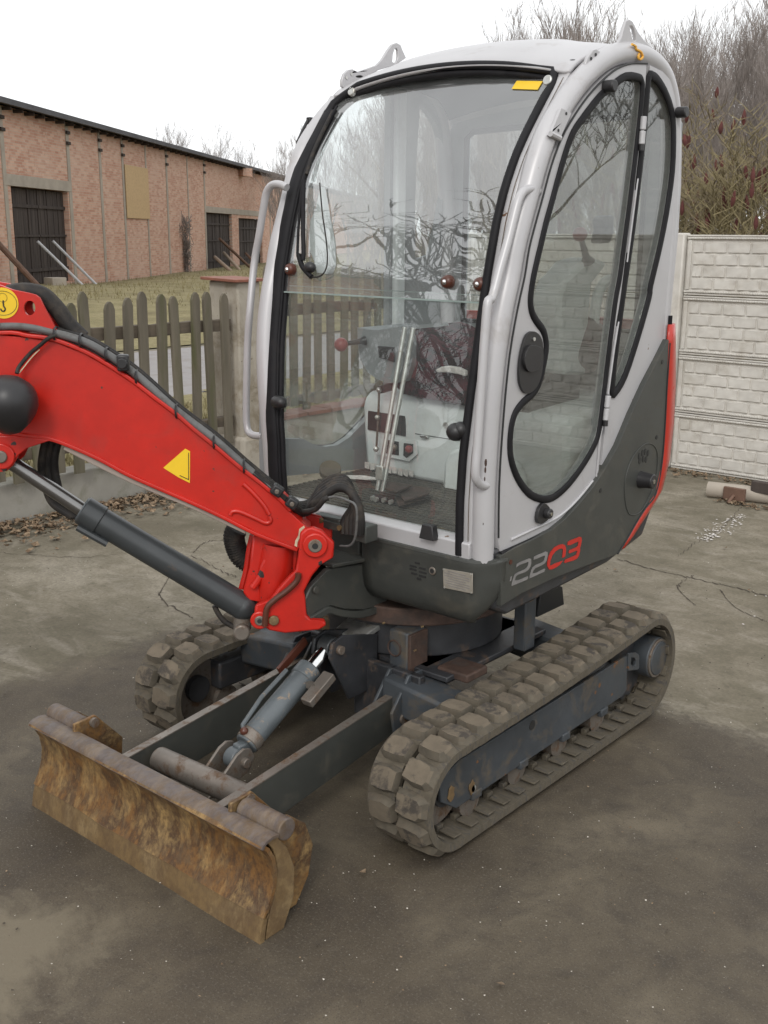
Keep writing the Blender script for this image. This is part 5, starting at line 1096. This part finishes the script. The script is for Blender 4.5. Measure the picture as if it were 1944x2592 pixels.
MB().plate([[p+np.array([-.008, 0, 0]) for p in sd_loop]], (-.004, 0, 0)).build('door_glass', 'glass_side', door, smooth=None)
MB().tube([p+np.array([.001, 0, 0]) for p in seam[1:]], .0035, 6).build('door_gap', 'ink', door)
ridge = px_x([Cq(905, 1560), Cq(800, 1690), Cq(700, 1790), Cq(600, 1860), Cq(450, 1930), Cq(280, 2010)], .602)
MB().tube(spline(ridge, 5), .0045, 8).build('door_ridge', 'silver', door, smooth=80)
MB().tube(px_x([Cq(930, 1565), Cq(945, 1400), Cq(955, 1250), Cq(990, 1110)], .603), .003, 6).build('door_edge', 'silver', door)
# door handle
ho = [Cq(440, 418), Cq(480, 440), Cq(508, 500), Cq(515, 620), Cq(500, 750), Cq(465, 840), Cq(410, 890), Cq(365, 880), Cq(335, 810), Cq(330, 700), Cq(345, 580), Cq(375, 470), Cq(405, 428)]
hd = MB().plate([spline(px_x(ho, .602), 4, closed=True)], (.008, 0, 0)).build('door_handle', 'plastic', door, bevel=.004)
hi = [Cq(410, 525), Cq(490, 540), Cq(498, 600), Cq(480, 690), Cq(440, 725), Cq(395, 720), Cq(368, 660), Cq(375, 590)]
MB().plate([spline(px_x(hi, .610), 3, closed=True)], (.010, 0, 0)).build('handle_paddle', 'plastic', hd, bevel=.005)
q = U(Cq(457, 478), 'x', .611); MB().cyl(q, q+np.array([.003, 0, 0]), .006, 12).build('key_lock', 'galv', hd)
# door catch
co = [Cq(520, 1728), Cq(555, 1760), Cq(565, 1810), Cq(540, 1855), Cq(490, 1885), Cq(462, 1860), Cq(470, 1790), Cq(490, 1745)]
dcx = MB().plate([spline(px_x(co, .602), 3, closed=True)], (.012, 0, 0)).build('door_catch', 'plastic', door, bevel=.004)
q = U(Cq(545, 1805), 'x', .612); MB().cyl(q, q+np.array([.022, 0, 0]), .017, 18).build('catch_cup', 'plastic', dcx, bevel=.004); MB().cyl(q+np.array([.022, 0, 0]), q+np.array([.024, 0, 0]), .006, 10).build('catch_pin', 'chrome', dcx)
# hinges and rubber bumpers
for a_, b_ in ((Aq(1188, 815), Aq(1172, 1010)), (Cq(1024, 910), Cq(1004, 1098))):
    p, q = U(a_, 'x', .615), U(b_, 'x', .615); m_ = (p+q)/2
    h_ = MB().cyl(p, m_+np.array([0, 0, .002]), .0105, 14).build('hinge', 'silver', door, bevel=.002); MB().cyl(m_-np.array([0, 0, .002]), q, .0105, 14).build('hinge_half', 'silver', h_, bevel=.002)
    MB().cyl(q, q-np.array([0, 0, .02]), .009, 10).build('hinge_pin', 'plastic', h_)
    MB().box((p+q)/2+np.array([-.012, .012, 0]), (.006, .03, abs(p[2]-q[2])*.9)).build('hinge_leaf', 'silver', h_)
for q_ in (Aq(930, 605), Aq(1437, 787)):
    q = U(q_, 'x', .61); MB().cyl(q-np.array([.01, 0, 0]), q+np.array([.030, 0, 0]), .019, 14).build('rubber_bumper', 'plastic', cab, bevel=.004)
# ---- rear quarter panel and its window
rear_edge = [(1645, 165), (1677, 181), (1699, 205), (1713, 239), (1722, 282), (1726, 362), (1724, 470), (1717, 593), (1697, 799)]
qp = px_x(rear_edge, .597)+px_x(bnd[1:7]+[(1514, 1210)], .597)+px_x([(1522, 1190), (1530, 1098), (1541, 998), (1556, 885), (1577, 755), (1597, 600), (1611, 500), (1623, 398), (1634, 300), (1640, 217)], .597)
qw = [(1640, 197), (1650, 194), (1662, 203), (1681, 233), (1697, 277), (1703, 330), (1700, 434), (1684.6, 542.5), (1666.5, 633), (1645, 723), (1641, 753), (1614, 849), (1581, 949), (1556, 992), (1548, 990), (1553, 920), (1568, 799.5), (1579, 720), (1588, 660), (1602, 560), (1615, 450), (1624, 370), (1633, 270)]
ql = spline(px_x(qw, .597), 3, closed=True)
qpan = part(MB().plate([qp, ql], (-.035, 0, 0)), 'rear_quarter_panel', 'silver', bevel=.004)
MB().tube([p+np.array([.003, 0, 0]) for p in ql], .014, 10, closed=True, flat=(.5, 1.2), up0=(1, 0, 0)).build('quarter_seal', 'black', qpan, smooth=70)
MB().plate([[p+np.array([-.008, 0, 0]) for p in ql]], (-.004, 0, 0)).build('quarter_glass', 'glass_side', qpan, smooth=None)
MB().tube(px_x([(1638, 200), (1631, 300), (1620, 398), (1607, 500), (1594, 600), (1574, 755), (1553, 885), (1538, 998)], .600), .0055, 6).build('divider_strip', 'silver', qpan)
# rubber line between cab and skirt
MB().tube(spline(px_x(bnd, .606), 4), .0085, 8).build('skirt_rubber', 'black', cab, smooth=80)

# ---- right side, rear wall, posts
prof_in = [(y+.02 if i < 12 else y, z-.005) for i, (y, z) in enumerate(tubec)]
rs_out = [(-.47, y, z) for y, z in prof_in if z > .87]
rw = [(-.47, yf(z)+.085, z) for z in np.linspace(1.12, 2.28, 16)]+[(-.47, .20, 2.33), (-.47, .40, 2.385), (-.47, .425, 2.36), (-.47, .425, 1.20)]
arc = [U(p, 'x', -.47) for p in (z2(700, 900), z2(640, 960), z2(570, 1005), z2(500, 1015), z2(430, 1003), z2(370, 970))]
ww = rw+[(-.47, .42, 1.20)]+[tuple(a) for a in arc if -.2 < a[1] < .40]
qr = [(-.47, y, z) for _, y, z in [U(p, 'x', -.47) for p in (Bq(1130, 512), Bq(1165, 535), Bq(1210, 590), Bq(1250, 660), Bq(1285, 760), Bq(1305, 880), Bq(1308, 1000), Bq(1300, 1120), Bq(1280, 1250), Bq(1250, 1400), Bq(1210, 1560), Bq(1100, 1600), Bq(1095, 1300), Bq(1105, 900))]]
rp_out = rs_out+[(-.47, .80, 1.0), (-.47, .78, .87)]
rside = part(MB().plate([rp_out, ww, qr], (.03, 0, 0)), 'right_side_panel', 'inner_dark')
MB().plate([ww], (.003, 0, 0)).build('side_glass', 'glass_rear', rside, smooth=None)
MB().plate([qr], (.003, 0, 0)).build('side_glass', 'glass_rear', rside, smooth=None)
MB().box((-.43, .47, 1.65), (.03, .055, 1.5)).build('b_post', 'inner', rside, bevel=.008)
MB().tube(spline(ww[-8:], 3) if len(ww) > 8 else ww, .004, 6).build('arc_trim', 'ink', rside)
ro = [(-.47, .825, 1.0), (-.47, .815, 2.25), (-.40, .815, 2.36), (-.2, .815, 2.41), (.05, .815, 2.43), (.3, .815, 2.41), (.50, .815, 2.36), (.58, .815, 2.25), (.58, .825, 1.0)]
rh = [(-.36, .825, 1.50), (.46, .825, 1.50), (.46, .82, 2.24), (.43, .82, 2.285), (-.33, .82, 2.265), (-.36, .82, 2.24)]
ro = [(x, .82, z) for x, y, z in ro]; rh = [(x, .82, z) for x, y, z in rh]
rear = part(MB().plate([ro, rh], (0, .03, 0)), 'rear_wall', 'inner_dark', bevel=.004); MB().plate([rh], (0, .003, 0)).build('rear_glass', 'glass_rear', rear, smooth=None)
MB().tube(rh, .012, 8, closed=True).build('rear_seal', 'black', rear)

# ---- interior
floor_ = part(MB().box((.05, .10, .915), (.96, .80, .02)), 'cab_floor', 'mat')
mb = MB()
for k in range(20): mb.box((.05, -.285+k*.027, .9275), (.94, .012, .005))
mb.build('mat_ribs', 'mat', floor_, kind='stuff')
con = part(MB().loft([[(x, y, z) for y, z in ((.235, .925), (.215, 1.19), (.225, 1.23), (.26, 1.25), (.78, 1.27), (.80, .925))] for x in (-.40, .545)]), 'seat_console', 'inner', bevel=.022, smooth=60, label='pale grey moulded console under the seat')
def cp(p, d=.0): return U(p, 'y', .222-d)
MB().plate([[cp(p) for p in (Eq(432, 945), Eq(800, 1003), Eq(795, 1238), Eq(427, 1172))]], (0, -.006, 0)).build('monitor', 'plastic', con, bevel=.003)
MB().plate([[cp(p, .004) for p in (Eq(480, 1260), Eq(905, 1280), Eq(905, 1410), Eq(830, 1480), Eq(500, 1410))]], (0, -.003, 0)).build('switch_panel', 'inner', con, bevel=.002)
for pp__ in ((Eq(775, 1303), Eq(862, 1312), Eq(862, 1400), Eq(800, 1445), Eq(770, 1420)), (Eq(600, 1270), Eq(724, 1290), Eq(724, 1420), Eq(600, 1400))):
    MB().plate([[cp(p, .008) for p in pp__]], (0, -.003, 0)).build('switch_recess', 'ink', con)
q = cp(Eq(820, 1362), .02); MB().sph(q, .016, 14).build('red_button', 'knob_red', con, smooth=70)
q = cp(Eq(680, 1345), .015); MB().sph(q, .014, 10).build('ignition_key', 'steel', con)
q = cp(Eq(1180, 1130), .004); MB().cyl(q, q-np.array([0, .004, 0]), .012, 16).build('cover_screw', 'galv', con)
MB().tube([cp(Eq(880, 1212), .003), cp(Eq(1370, 1290), .003)], .0015, 4).build('cover_gap', 'ink', con)
for a_ in (Eq(970, 1240), Eq(1360, 1315)): MB().box(cp(a_, .01), (.035, .012, .010)).build('cover_latch', 'chrome', con, bevel=.002)
bl3 = [(x, z) for x, z in ((.03, .93), (.035, 1.03), (.06, 1.075), (.10, 1.09), (.30, 1.09), (.36, 1.07), (.39, 1.02), (.40, .93))]
MB().plate([[(x, .222, z) for x, z in bl3]], (0, -.035, 0)).build('console_bulge', 'inner', con, bevel=.018, smooth=60)
rl2 = random.Random(9)
for k in range(9):
    a = Eq(395+k*53, 1482+k*10); b = Eq(395+(k+1)*53-6, 1490+k*10); c = Eq(395+(k+1)*53-10, 1555+k*10+rl2.uniform(-10, 14)); d = Eq(395+k*53, 1545+k*10+rl2.uniform(-14, 14))
    MB().plate([[cp(p, .003) for p in (a, b, c, d)]], (0, -.001, 0)).build('torn_label', 'label', con, smooth=None)
# seat
seat = part(MB().plate([[U(p, 'y', .20) for p in (Eq(700, 190), Eq(800, 180), Eq(900, 215), Eq(1010, 280), Eq(1120, 380), Eq(1230, 425), Eq(1285, 400), Eq(1335, 440), Eq(1400, 410), Eq(1450, 450), Eq(1600, 470), Eq(1700, 700), Eq(1650, 1000), Eq(1400, 950), Eq(960, 872), Eq(760, 830), Eq(700, 760), Eq(720, 560))]], (0, .34, 0)), 'seat', 'seat', bevel=.045, smooth=60, label='burgundy and black cloth seat with folded backrest')
MB().box((.20, .42, 1.275), (.34, .34, .08)).build('seat_base', 'plastic', seat, bevel=.01)
MB().box((.21, .60, 1.46), (.44, .16, .20), Matrix.Rotation(-.5, 3, 'X')).build('backrest', 'seat', seat, bevel=.05, smooth=60)
MB().plate([[U(p, 'y', .19) for p in (Eq(1080, 640), Eq(1380, 640), Eq(1420, 940), Eq(960, 868))]], (0, .02, 0)).build('cloth_apron', 'seat', seat, bevel=.006)
cap_ = [U(p, 'y', .16) for p in (Eq(1080, 590), Eq(1130, 565), Eq(1200, 558), Eq(1290, 572), Eq(1362, 608), Eq(1360, 660), Eq(1300, 640), Eq(1200, 622), Eq(1085, 622))]
MB().plate([cap_], (0, .02, 0)).build('seat_lever_plate', 'label', seat, bevel=.004)
# armrest pods with joysticks
podR = [Eq(322, 188), Eq(420, 205), Eq(520, 212), Eq(620, 195), Eq(720, 180), Eq(760, 300), Eq(760, 560), Eq(700, 720), Eq(620, 725), Eq(520, 690), Eq(420, 620), Eq(345, 480), Eq(325, 330)]
pr_ = part(MB().plate([[U(p, 'y', .12) for p in podR]], (0, .30, 0)), 'right_armrest', 'inner_dark', bevel=.025, smooth=60)
MB().plate([[U(p, 'y', .118) for p in (Eq(525, 365), Eq(690, 375), Eq(690, 520), Eq(540, 480))]], (0, -.006, 0)).build('switch_hatch', 'plastic', pr_, bevel=.003)
j0, j1 = U(Eq(395, 312), 'y', .11), U(Eq(165, 352), 'y', .02)
MB().tube([j0, j0*.8+j1*.2, j1], [.019, .011, .0075], 12).build('joystick', 'plastic', pr_); MB().sph(j1, .0265, 16).build('joystick_knob', 'knob_red', pr_, smooth=80)
podL = [Aq(755, 1835), Aq(850, 1805), Aq(945, 1840), Aq(960, 1900), Cq(905, 40), Cq(880, 400), Cq(880, 560), Cq(862, 752), Cq(690, 750), Cq(655, 330), Cq(650, 200), Cq(690, 60), Aq(640, 1990), Aq(700, 1890)]
def podp(p): return U(p, 'x', .40)
pl2 = part(MB().plate([[podp(p) for p in (Aq(755, 1835), Aq(850, 1805), Aq(945, 1840), Cq(905, 60), Cq(880, 400), Cq(862, 752), Cq(690, 750), Cq(672, 450), Cq(650, 300), Cq(655, 170), Cq(700, 30), Aq(680, 1930))]], (-.12, 0, 0)), 'left_armrest', 'inner', bevel=.02, smooth=60)
k0, k1 = podp(Aq(795, 1835)), podp(Aq(741, 1640)); MB().tube([k0, k0*.8+k1*.2, k1], [.028, .013, .008], 12).build('joystick', 'plastic', pl2); MB().sph(k1, .0265, 16).build('joystick_knob', 'knob_red', pl2, smooth=80)
bar = [podp(p) for p in (Cq(1040, 20), Cq(985, 60), Cq(945, 140), Cq(920, 300), Cq(905, 500))]; part(MB().tube(spline(bar, 5), .02, 12), 'safety_bar', 'inner', smooth=80)
hdx = [podp(p) for p in (Aq(905, 1540), Aq(935, 1508), Aq(985, 1505), Aq(985, 1620), Aq(960, 1700), Aq(890, 1705), Aq(915, 1600))]
part(MB().plate([hdx], (-.05, 0, 0)), 'lever_grip', 'plastic', bevel=.012, smooth=60)
# travel levers
for a_, b_ in ((Eq(515, 1760), Eq(782, 185)), (Eq(565, 1770), Eq(865, 190))):
    p, q = U(a_, 'y', -.13), U(b_, 'y', -.01); part(MB().tube([p, q], .0085, 14), 'travel_lever', 'galv', bevel=.001); 
p = U(Eq(545, 1590), 'y', -.13); part(MB().box(p, (.034, .018, .05)), 'lever_joint', 'galv', bevel=.003)
p = U(Eq(560, 1850), 'y', -.13); ped = part(MB().plate([[p+np.array(v) for v in ((-.05, 0, .01), (.09, 0, -.012), (.085, 0, -.03), (.0, 0, -.035))]], (0, .02, 0)), 'pedal_bracket', 'plastic', bevel=.003)
for a_ in (Eq(482, 1830), Eq(515, 1845), Eq(590, 1850), Eq(657, 1868)): q = U(a_, 'y', -.15); MB().cyl(q, q+np.array([0, -.012, 0]), .009, 8).build('bolt', 'galv', ped)
for k, (zp, pts) in enumerate(((.975, (Eq(600, 1690), Eq(860, 1725), Eq(700, 1795), Eq(560, 1745))), (.960, (Eq(720, 1800), Eq(870, 1735), Eq(1045, 1752), Eq(1010, 1810), Eq(780, 1880))), (.945, (Eq(690, 1850), Eq(985, 1790), Eq(980, 1850), Eq(720, 1925))))):
    MB().plate([[U(p, 'z', zp) for p in pts]], (0, 0, .008)).build('foot_pedal', 'rust', ped, bevel=.003)
lk = part(MB().tube([U(Eq(533, 800), 'y', .17), U(Eq(525, 1050), 'y', .17), U(Eq(505, 1360), 'y', .17)], .0045, 8), 'linkage_rod', 'steel')
for a_, r_ in ((Eq(532, 790), .011), (Eq(515, 1055), .010), (Eq(503, 1360), .012)): MB().sph(U(a_, 'y', .165), r_, 10).build('rod_ball', 'galv', lk)
MB().box(U(Eq(610, 770), 'y', .19), (.07, .03, .03), Matrix.Rotation(-.3, 3, 'Y')).build('linkage_arm', 'plastic', lk, bevel=.003)
p = U(Eq(60, 1590), 'z', .965); tag(MB().tube([p+np.array([-.0, .0, .0]), p+np.array([.012, -.012, .022])], .042, 22).build('round_tin', 'rail', bevel=.003), 'dull round tin lying on the cab floor behind the glass', 'tin')
p = U(Eq(330, 1640), 'z', .945); tag(MB().plate([[p+np.array(v) for v in ((-.08, -.02, 0), (.0, .03, .004), (.10, .05, .0), (.05, -.01, .002), (-.02, -.035, .0))]], (0, 0, .002)).build('crumpled_paper', 'label', smooth=None), 'crumpled pale paper on the cab floor by the console', 'paper')
wp2 = lambda pts, y, r, name: part(MB().tube(spline([U(p, 'y', y) for p in pts], 5), r, 5), name, 'ink')

# ---- house below the cab: side skirt, front skirt, belly, counterweight
bottom = [z3(900, 1385), z3(800, 1421), z3(600, 1498), z3(430, 1578), z3(330, 1640)]
redb = [z3(1170, 330), z3(1155, 560), z3(1145, 750), z3(1130, 930), z3(1100, 1080), z3(1050, 1150), z3(1005, 1220), z3(960, 1300), z3(910, 1380)]
XS = .617
sk = px_x([(1266, 1408)]+bnd[::-1][1:-1]+[z3(1165, 318)]+redb+bottom, XS)
sk = [p for p in sk]
skirt = part(MB().plate([sk], (-.03, 0, 0)), 'side_skirt', 'dark', bevel=.008, label='dark grey side skirt with number 2203')
cc = U(z3(1035, 1010), 'x', XS); ringp = [U(p, 'x', XS+.001) for p in (z3(1110, 900), z3(1095, 845), z3(1060, 830), z3(1025, 850), z3(985, 900), z3(958, 970), z3(946, 1040), z3(948, 1110), z3(958, 1160), z3(975, 1185), z3(1010, 1180), z3(1040, 1150), z3(1075, 1080), z3(1100, 1010))]
MB().tube(spline(ringp, 4, closed=True), .0022, 8, closed=True).build('pressed_ring', 'dark', skirt, smooth=80)
for a_ in ((1018, 893), (1034, 878), (1048, 872), (1062, 878), (1021, 917), (1038, 908), (1052, 910)):
    q = U(z3(*a_), 'x', XS+.0005); MB().plate([[q+np.array([0, .0085*math.cos(t), .013*math.sin(t)]) for t in np.arange(10)*2*math.pi/10]], (.0012, 0, 0)).build('vent_hole', 'ink', skirt, smooth=None)
q = U(z3(1025, 1010), 'x', XS); kn = MB().tube([q-np.array([.01, 0, 0]), q+np.array([.03, 0, 0]), q+np.array([.055, 0, 0])], [.034, .028, .027], 22).build('rubber_stop', 'plastic', skirt, bevel=.004); MB().cyl(q+np.array([.05, 0, 0]), q+np.array([.0565, 0, 0]), .009, 10).build('stop_bolt', 'chrome', kn)
for a_ in ((1132, 425), (1104, 800), (825, 1065), (378, 1420)): q = U(z3(*a_), 'x', XS); MB().cyl(q, q+np.array([.002, 0, 0]), .008, 12).build('panel_bolt', 'brown' if a_[0] < 500 else 'ink', skirt)
def glyph(poly, mat, holes_=()):
    return MB().plate([[U(Hq(*p), 'x', XS+.0008) for p in poly]]+[[U(Hq(*p), 'x', XS+.0008) for p in h] for h in holes_], (.0012, 0, 0)).build('digit', mat, skirt, smooth=None)
g2 = [(275, 722), (285, 660), (335, 628), (520, 552), (555, 560), (560, 640), (540, 720), (500, 775), (440, 815), (300, 865), (262, 905), (245, 975), (330, 962), (495, 893), (500, 925), (480, 958), (185, 1080), (185, 1050), (225, 900), (255, 850), (310, 815), (430, 765), (480, 725), (500, 680), (510, 630), (495, 620), (330, 680)]
d1 = glyph(g2, 'digit_grey'); d1['label'] = 'grey digit 2, first'
g2b = [(605, 580), (612, 525), (650, 500), (835, 422), (872, 430), (872, 500), (855, 590), (820, 645), (760, 685), (635, 740), (600, 790), (582, 842), (660, 825), (805, 748), (828, 755), (805, 808), (525, 935), (530, 890), (560, 780), (590, 720), (640, 680), (760, 630), (805, 590), (820, 530), (825, 505), (800, 500), (660, 560)]
d2 = glyph(g2b, 'digit_grey'); d2['label'] = 'grey digit 2, second'
g0 = [(865, 700), (868, 620), (890, 520), (930, 430), (1000, 345), (1090, 295), (1160, 280), (1200, 300), (1222, 350), (1220, 430), (1205, 520), (1150, 540), (1165, 440), (1165, 380), (1140, 362), (1090, 375), (1020, 420), (960, 500), (925, 600), (915, 680), (940, 690), (1010, 650), (1160, 598), (1120, 660), (1050, 715), (960, 760), (900, 765)]
d3 = glyph(g0, 'digit_red'); d3['label'] = 'red digit 0 with an open corner'
g3 = [(1252, 300), (1258, 240), (1300, 212), (1480, 140), (1515, 150), (1524, 210), (1505, 310), (1490, 345), (1492, 400), (1470, 500), (1435, 555), (1370, 590), (1200, 640), (1185, 625), (1215, 575), (1380, 505), (1420, 480), (1440, 420), (1420, 405), (1290, 458), (1275, 450), (1285, 398), (1420, 340), (1450, 310), (1462, 250), (1450, 232), (1300, 300)]
d4 = glyph(g3, 'digit_red'); d4['label'] = 'red digit 3'
glyph([(150, 990), (165, 910), (190, 890), (185, 935), (170, 985)], 'digit_grey')
# front skirt
cols = []
for x in np.linspace(.10, .52, 10): cols.append((x, -.345, .634+.00*x))
for a in np.linspace(0, math.pi/2, 9)[1:]: cols.append((.52+.10*math.sin(a), -.345+.10*(1-math.cos(a)), .634+.085*(a/(math.pi/2))**1.6))
mb = MB(); rings = []
for (x, y, zb2) in cols:
    n2 = np.array([0, -1.0]) if x <= .52 else np.array([math.sin((x-.52)/.10*1.2), -math.cos((x-.52)/.10*1.2)]); col = []
    for t_, ins in ((0, 0), (.06, -.004), (.12, 0), (.35, .0), (.60, .004), (.78, .014), (.90, .032), (.97, .055), (1.0, .09)):
        z = .872+(zb2-.872)*t_; col.append((x-n2[0]*ins, y-n2[1]*ins, z))
    rings.append(col)
fs_ = part(mb.loft(rings, closed=False), 'front_skirt', 'dark', smooth=60, label='dark grey rounded front skirt under the windscreen')
so2 = fs_.modifiers.new('t', 'SOLIDIFY'); so2.thickness = .008; so2.offset = -1
MB().loft([[(x, y-.004, .872), (x, y-.006, .862), (x, y+.01, .858), (x, y+.02, .874)] for x, y, _ in cols[:-1]]+[[(.626, -.245, .872), (.628, -.245, .862), (.61, -.245, .858), (.60, -.245, .874)]]).build('skirt_lip', 'dark', fs_, bevel=.002, smooth=50)
def fsp(p): return U(p, 'y', -.3455)
for (a_, b_) in (((1068, 650), (1095, 655)), ((1036, 668), (1076, 674)), ((1036, 686), (1076, 694)), ((1092, 682), (1130, 688)), ((1092, 706), (1136, 712)), ((1046, 712), (1080, 720)), ((1092, 728), (1132, 736)), ((1078, 744), (1104, 750))):
    p, q = fsp(Dq(*a_)), fsp(Dq(*b_)); MB().box((p+q)/2, (abs(q[0]-p[0]), .003, .0055)).build('vent_slot', 'ink', fs_)
q = fsp(Dq(1176, 698)); MB().tube([q, q-np.array([0, .006, 0])], .0135, 18).build('plug', 'steel', fs_, bevel=.002); MB().cyl(q-np.array([0, .0061, 0]), q-np.array([0, .0068, 0]), .008, 14).build('plug_bore', 'ink', fs_)
dp = [fsp(Dq(*p)) for p in ((1237, 683), (1416, 714), (1416, 835), (1242, 800))]
dpl = MB().plate([dp], (0, -.003, 0)).build('data_plate', 'plate', fs_, bevel=.001, label='small worn metal data plate')
for r_ in range(7):
    u_ = .13+r_*.12; a = dp[0]*(1-u_)+dp[3]*u_; b = dp[1]*(1-u_)+dp[2]*u_
    MB().box(a*.52+b*.48-np.array([0, .0035, 0]), (np.linalg.norm(b-a)*(.85 if r_ % 3 else .6), .001, .0022)).build('engraved_line', 'digit_grey', dpl)
for c_ in dp: MB().cyl(c_*.92+np.mean(dp, axis=0)*.08-np.array([0, .003, 0]), c_*.92+np.mean(dp, axis=0)*.08-np.array([0, .005, 0]), .003, 8).build('rivet', 'galv', dpl)
# belly and hidden right skirt
part(MB().loft([[(x, y, z) for y, z in ((-.27, .70), (-.20, .665), (.45, .69), (.72, .74), (.80, .86), (.80, .90), (-.30, .90))] for x in (-.45, .60)]), 'house_belly', 'frame_dark', bevel=.01)
part(MB().box((-.47, .2, .80), (.03, 1.0, .18)), 'right_skirt', 'dark', bevel=.01)
part(MB().box((-.18, -.30, .80), (.50, .05, .15)), 'front_skirt_right', 'dark', bevel=.01)
# counterweight: red rear hood wrapping round the back
lv = [z3(1172, 240), z3(1165, 330), z3(1155, 560), z3(1145, 750), z3(1130, 930), z3(1100, 1080), z3(1050, 1150), z3(1005, 1220), z3(960, 1300), z3(925, 1360)]
sp_ = [z3(1177, 240), z3(1183, 330), z3(1186, 560), z3(1177, 750), z3(1155, 930), z3(1115, 1090), z3(1085, 1160), z3(1040, 1245), z3(985, 1308), z3(935, 1372)]
rings = []
for a_, b_ in zip(lv, sp_):
    s0 = U(a_, 'x', XS); s1 = U(b_, 'x', .575); z = s0[2]; ym = max(s1[1], s0[1]+.03); yc = ym+.09
    half = [(XS, s0[1], z), (XS+.001, s0[1]+(ym-s0[1])*.35, z), (.605, s0[1]+(ym-s0[1])*.72, (z*2+s1[2])/3 if 0 else z), (.575, ym, z), (.45, ym+.045, z), (.28, ym+.075, z), (.08, yc, z)]
    full = half+[(.16-x, y, zz__) for x, y, zz__ in half[:-1][::-1]]; rings.append(full)
cw = part(MB().loft(rings, closed=False), 'rear_hood', 'red_hood', smooth=60, label='red rounded rear hood')
s3 = cw.modifiers.new('t', 'SOLIDIFY'); s3.thickness = .01; s3.offset = -1
MB().tube(spline([(p[0]+.001, p[1], p[2]) for p in (U(a, 'x', XS) for a in redb)], 4), .0035, 6).build('hood_gap', 'ink', cw)
q = U(z3(1165, 555), 'x', XS-.01); MB().box(q+np.array([0, .012, 0]), (.02, .035, .022)).build('hood_ridge', 'red_hood', cw, bevel=.006)
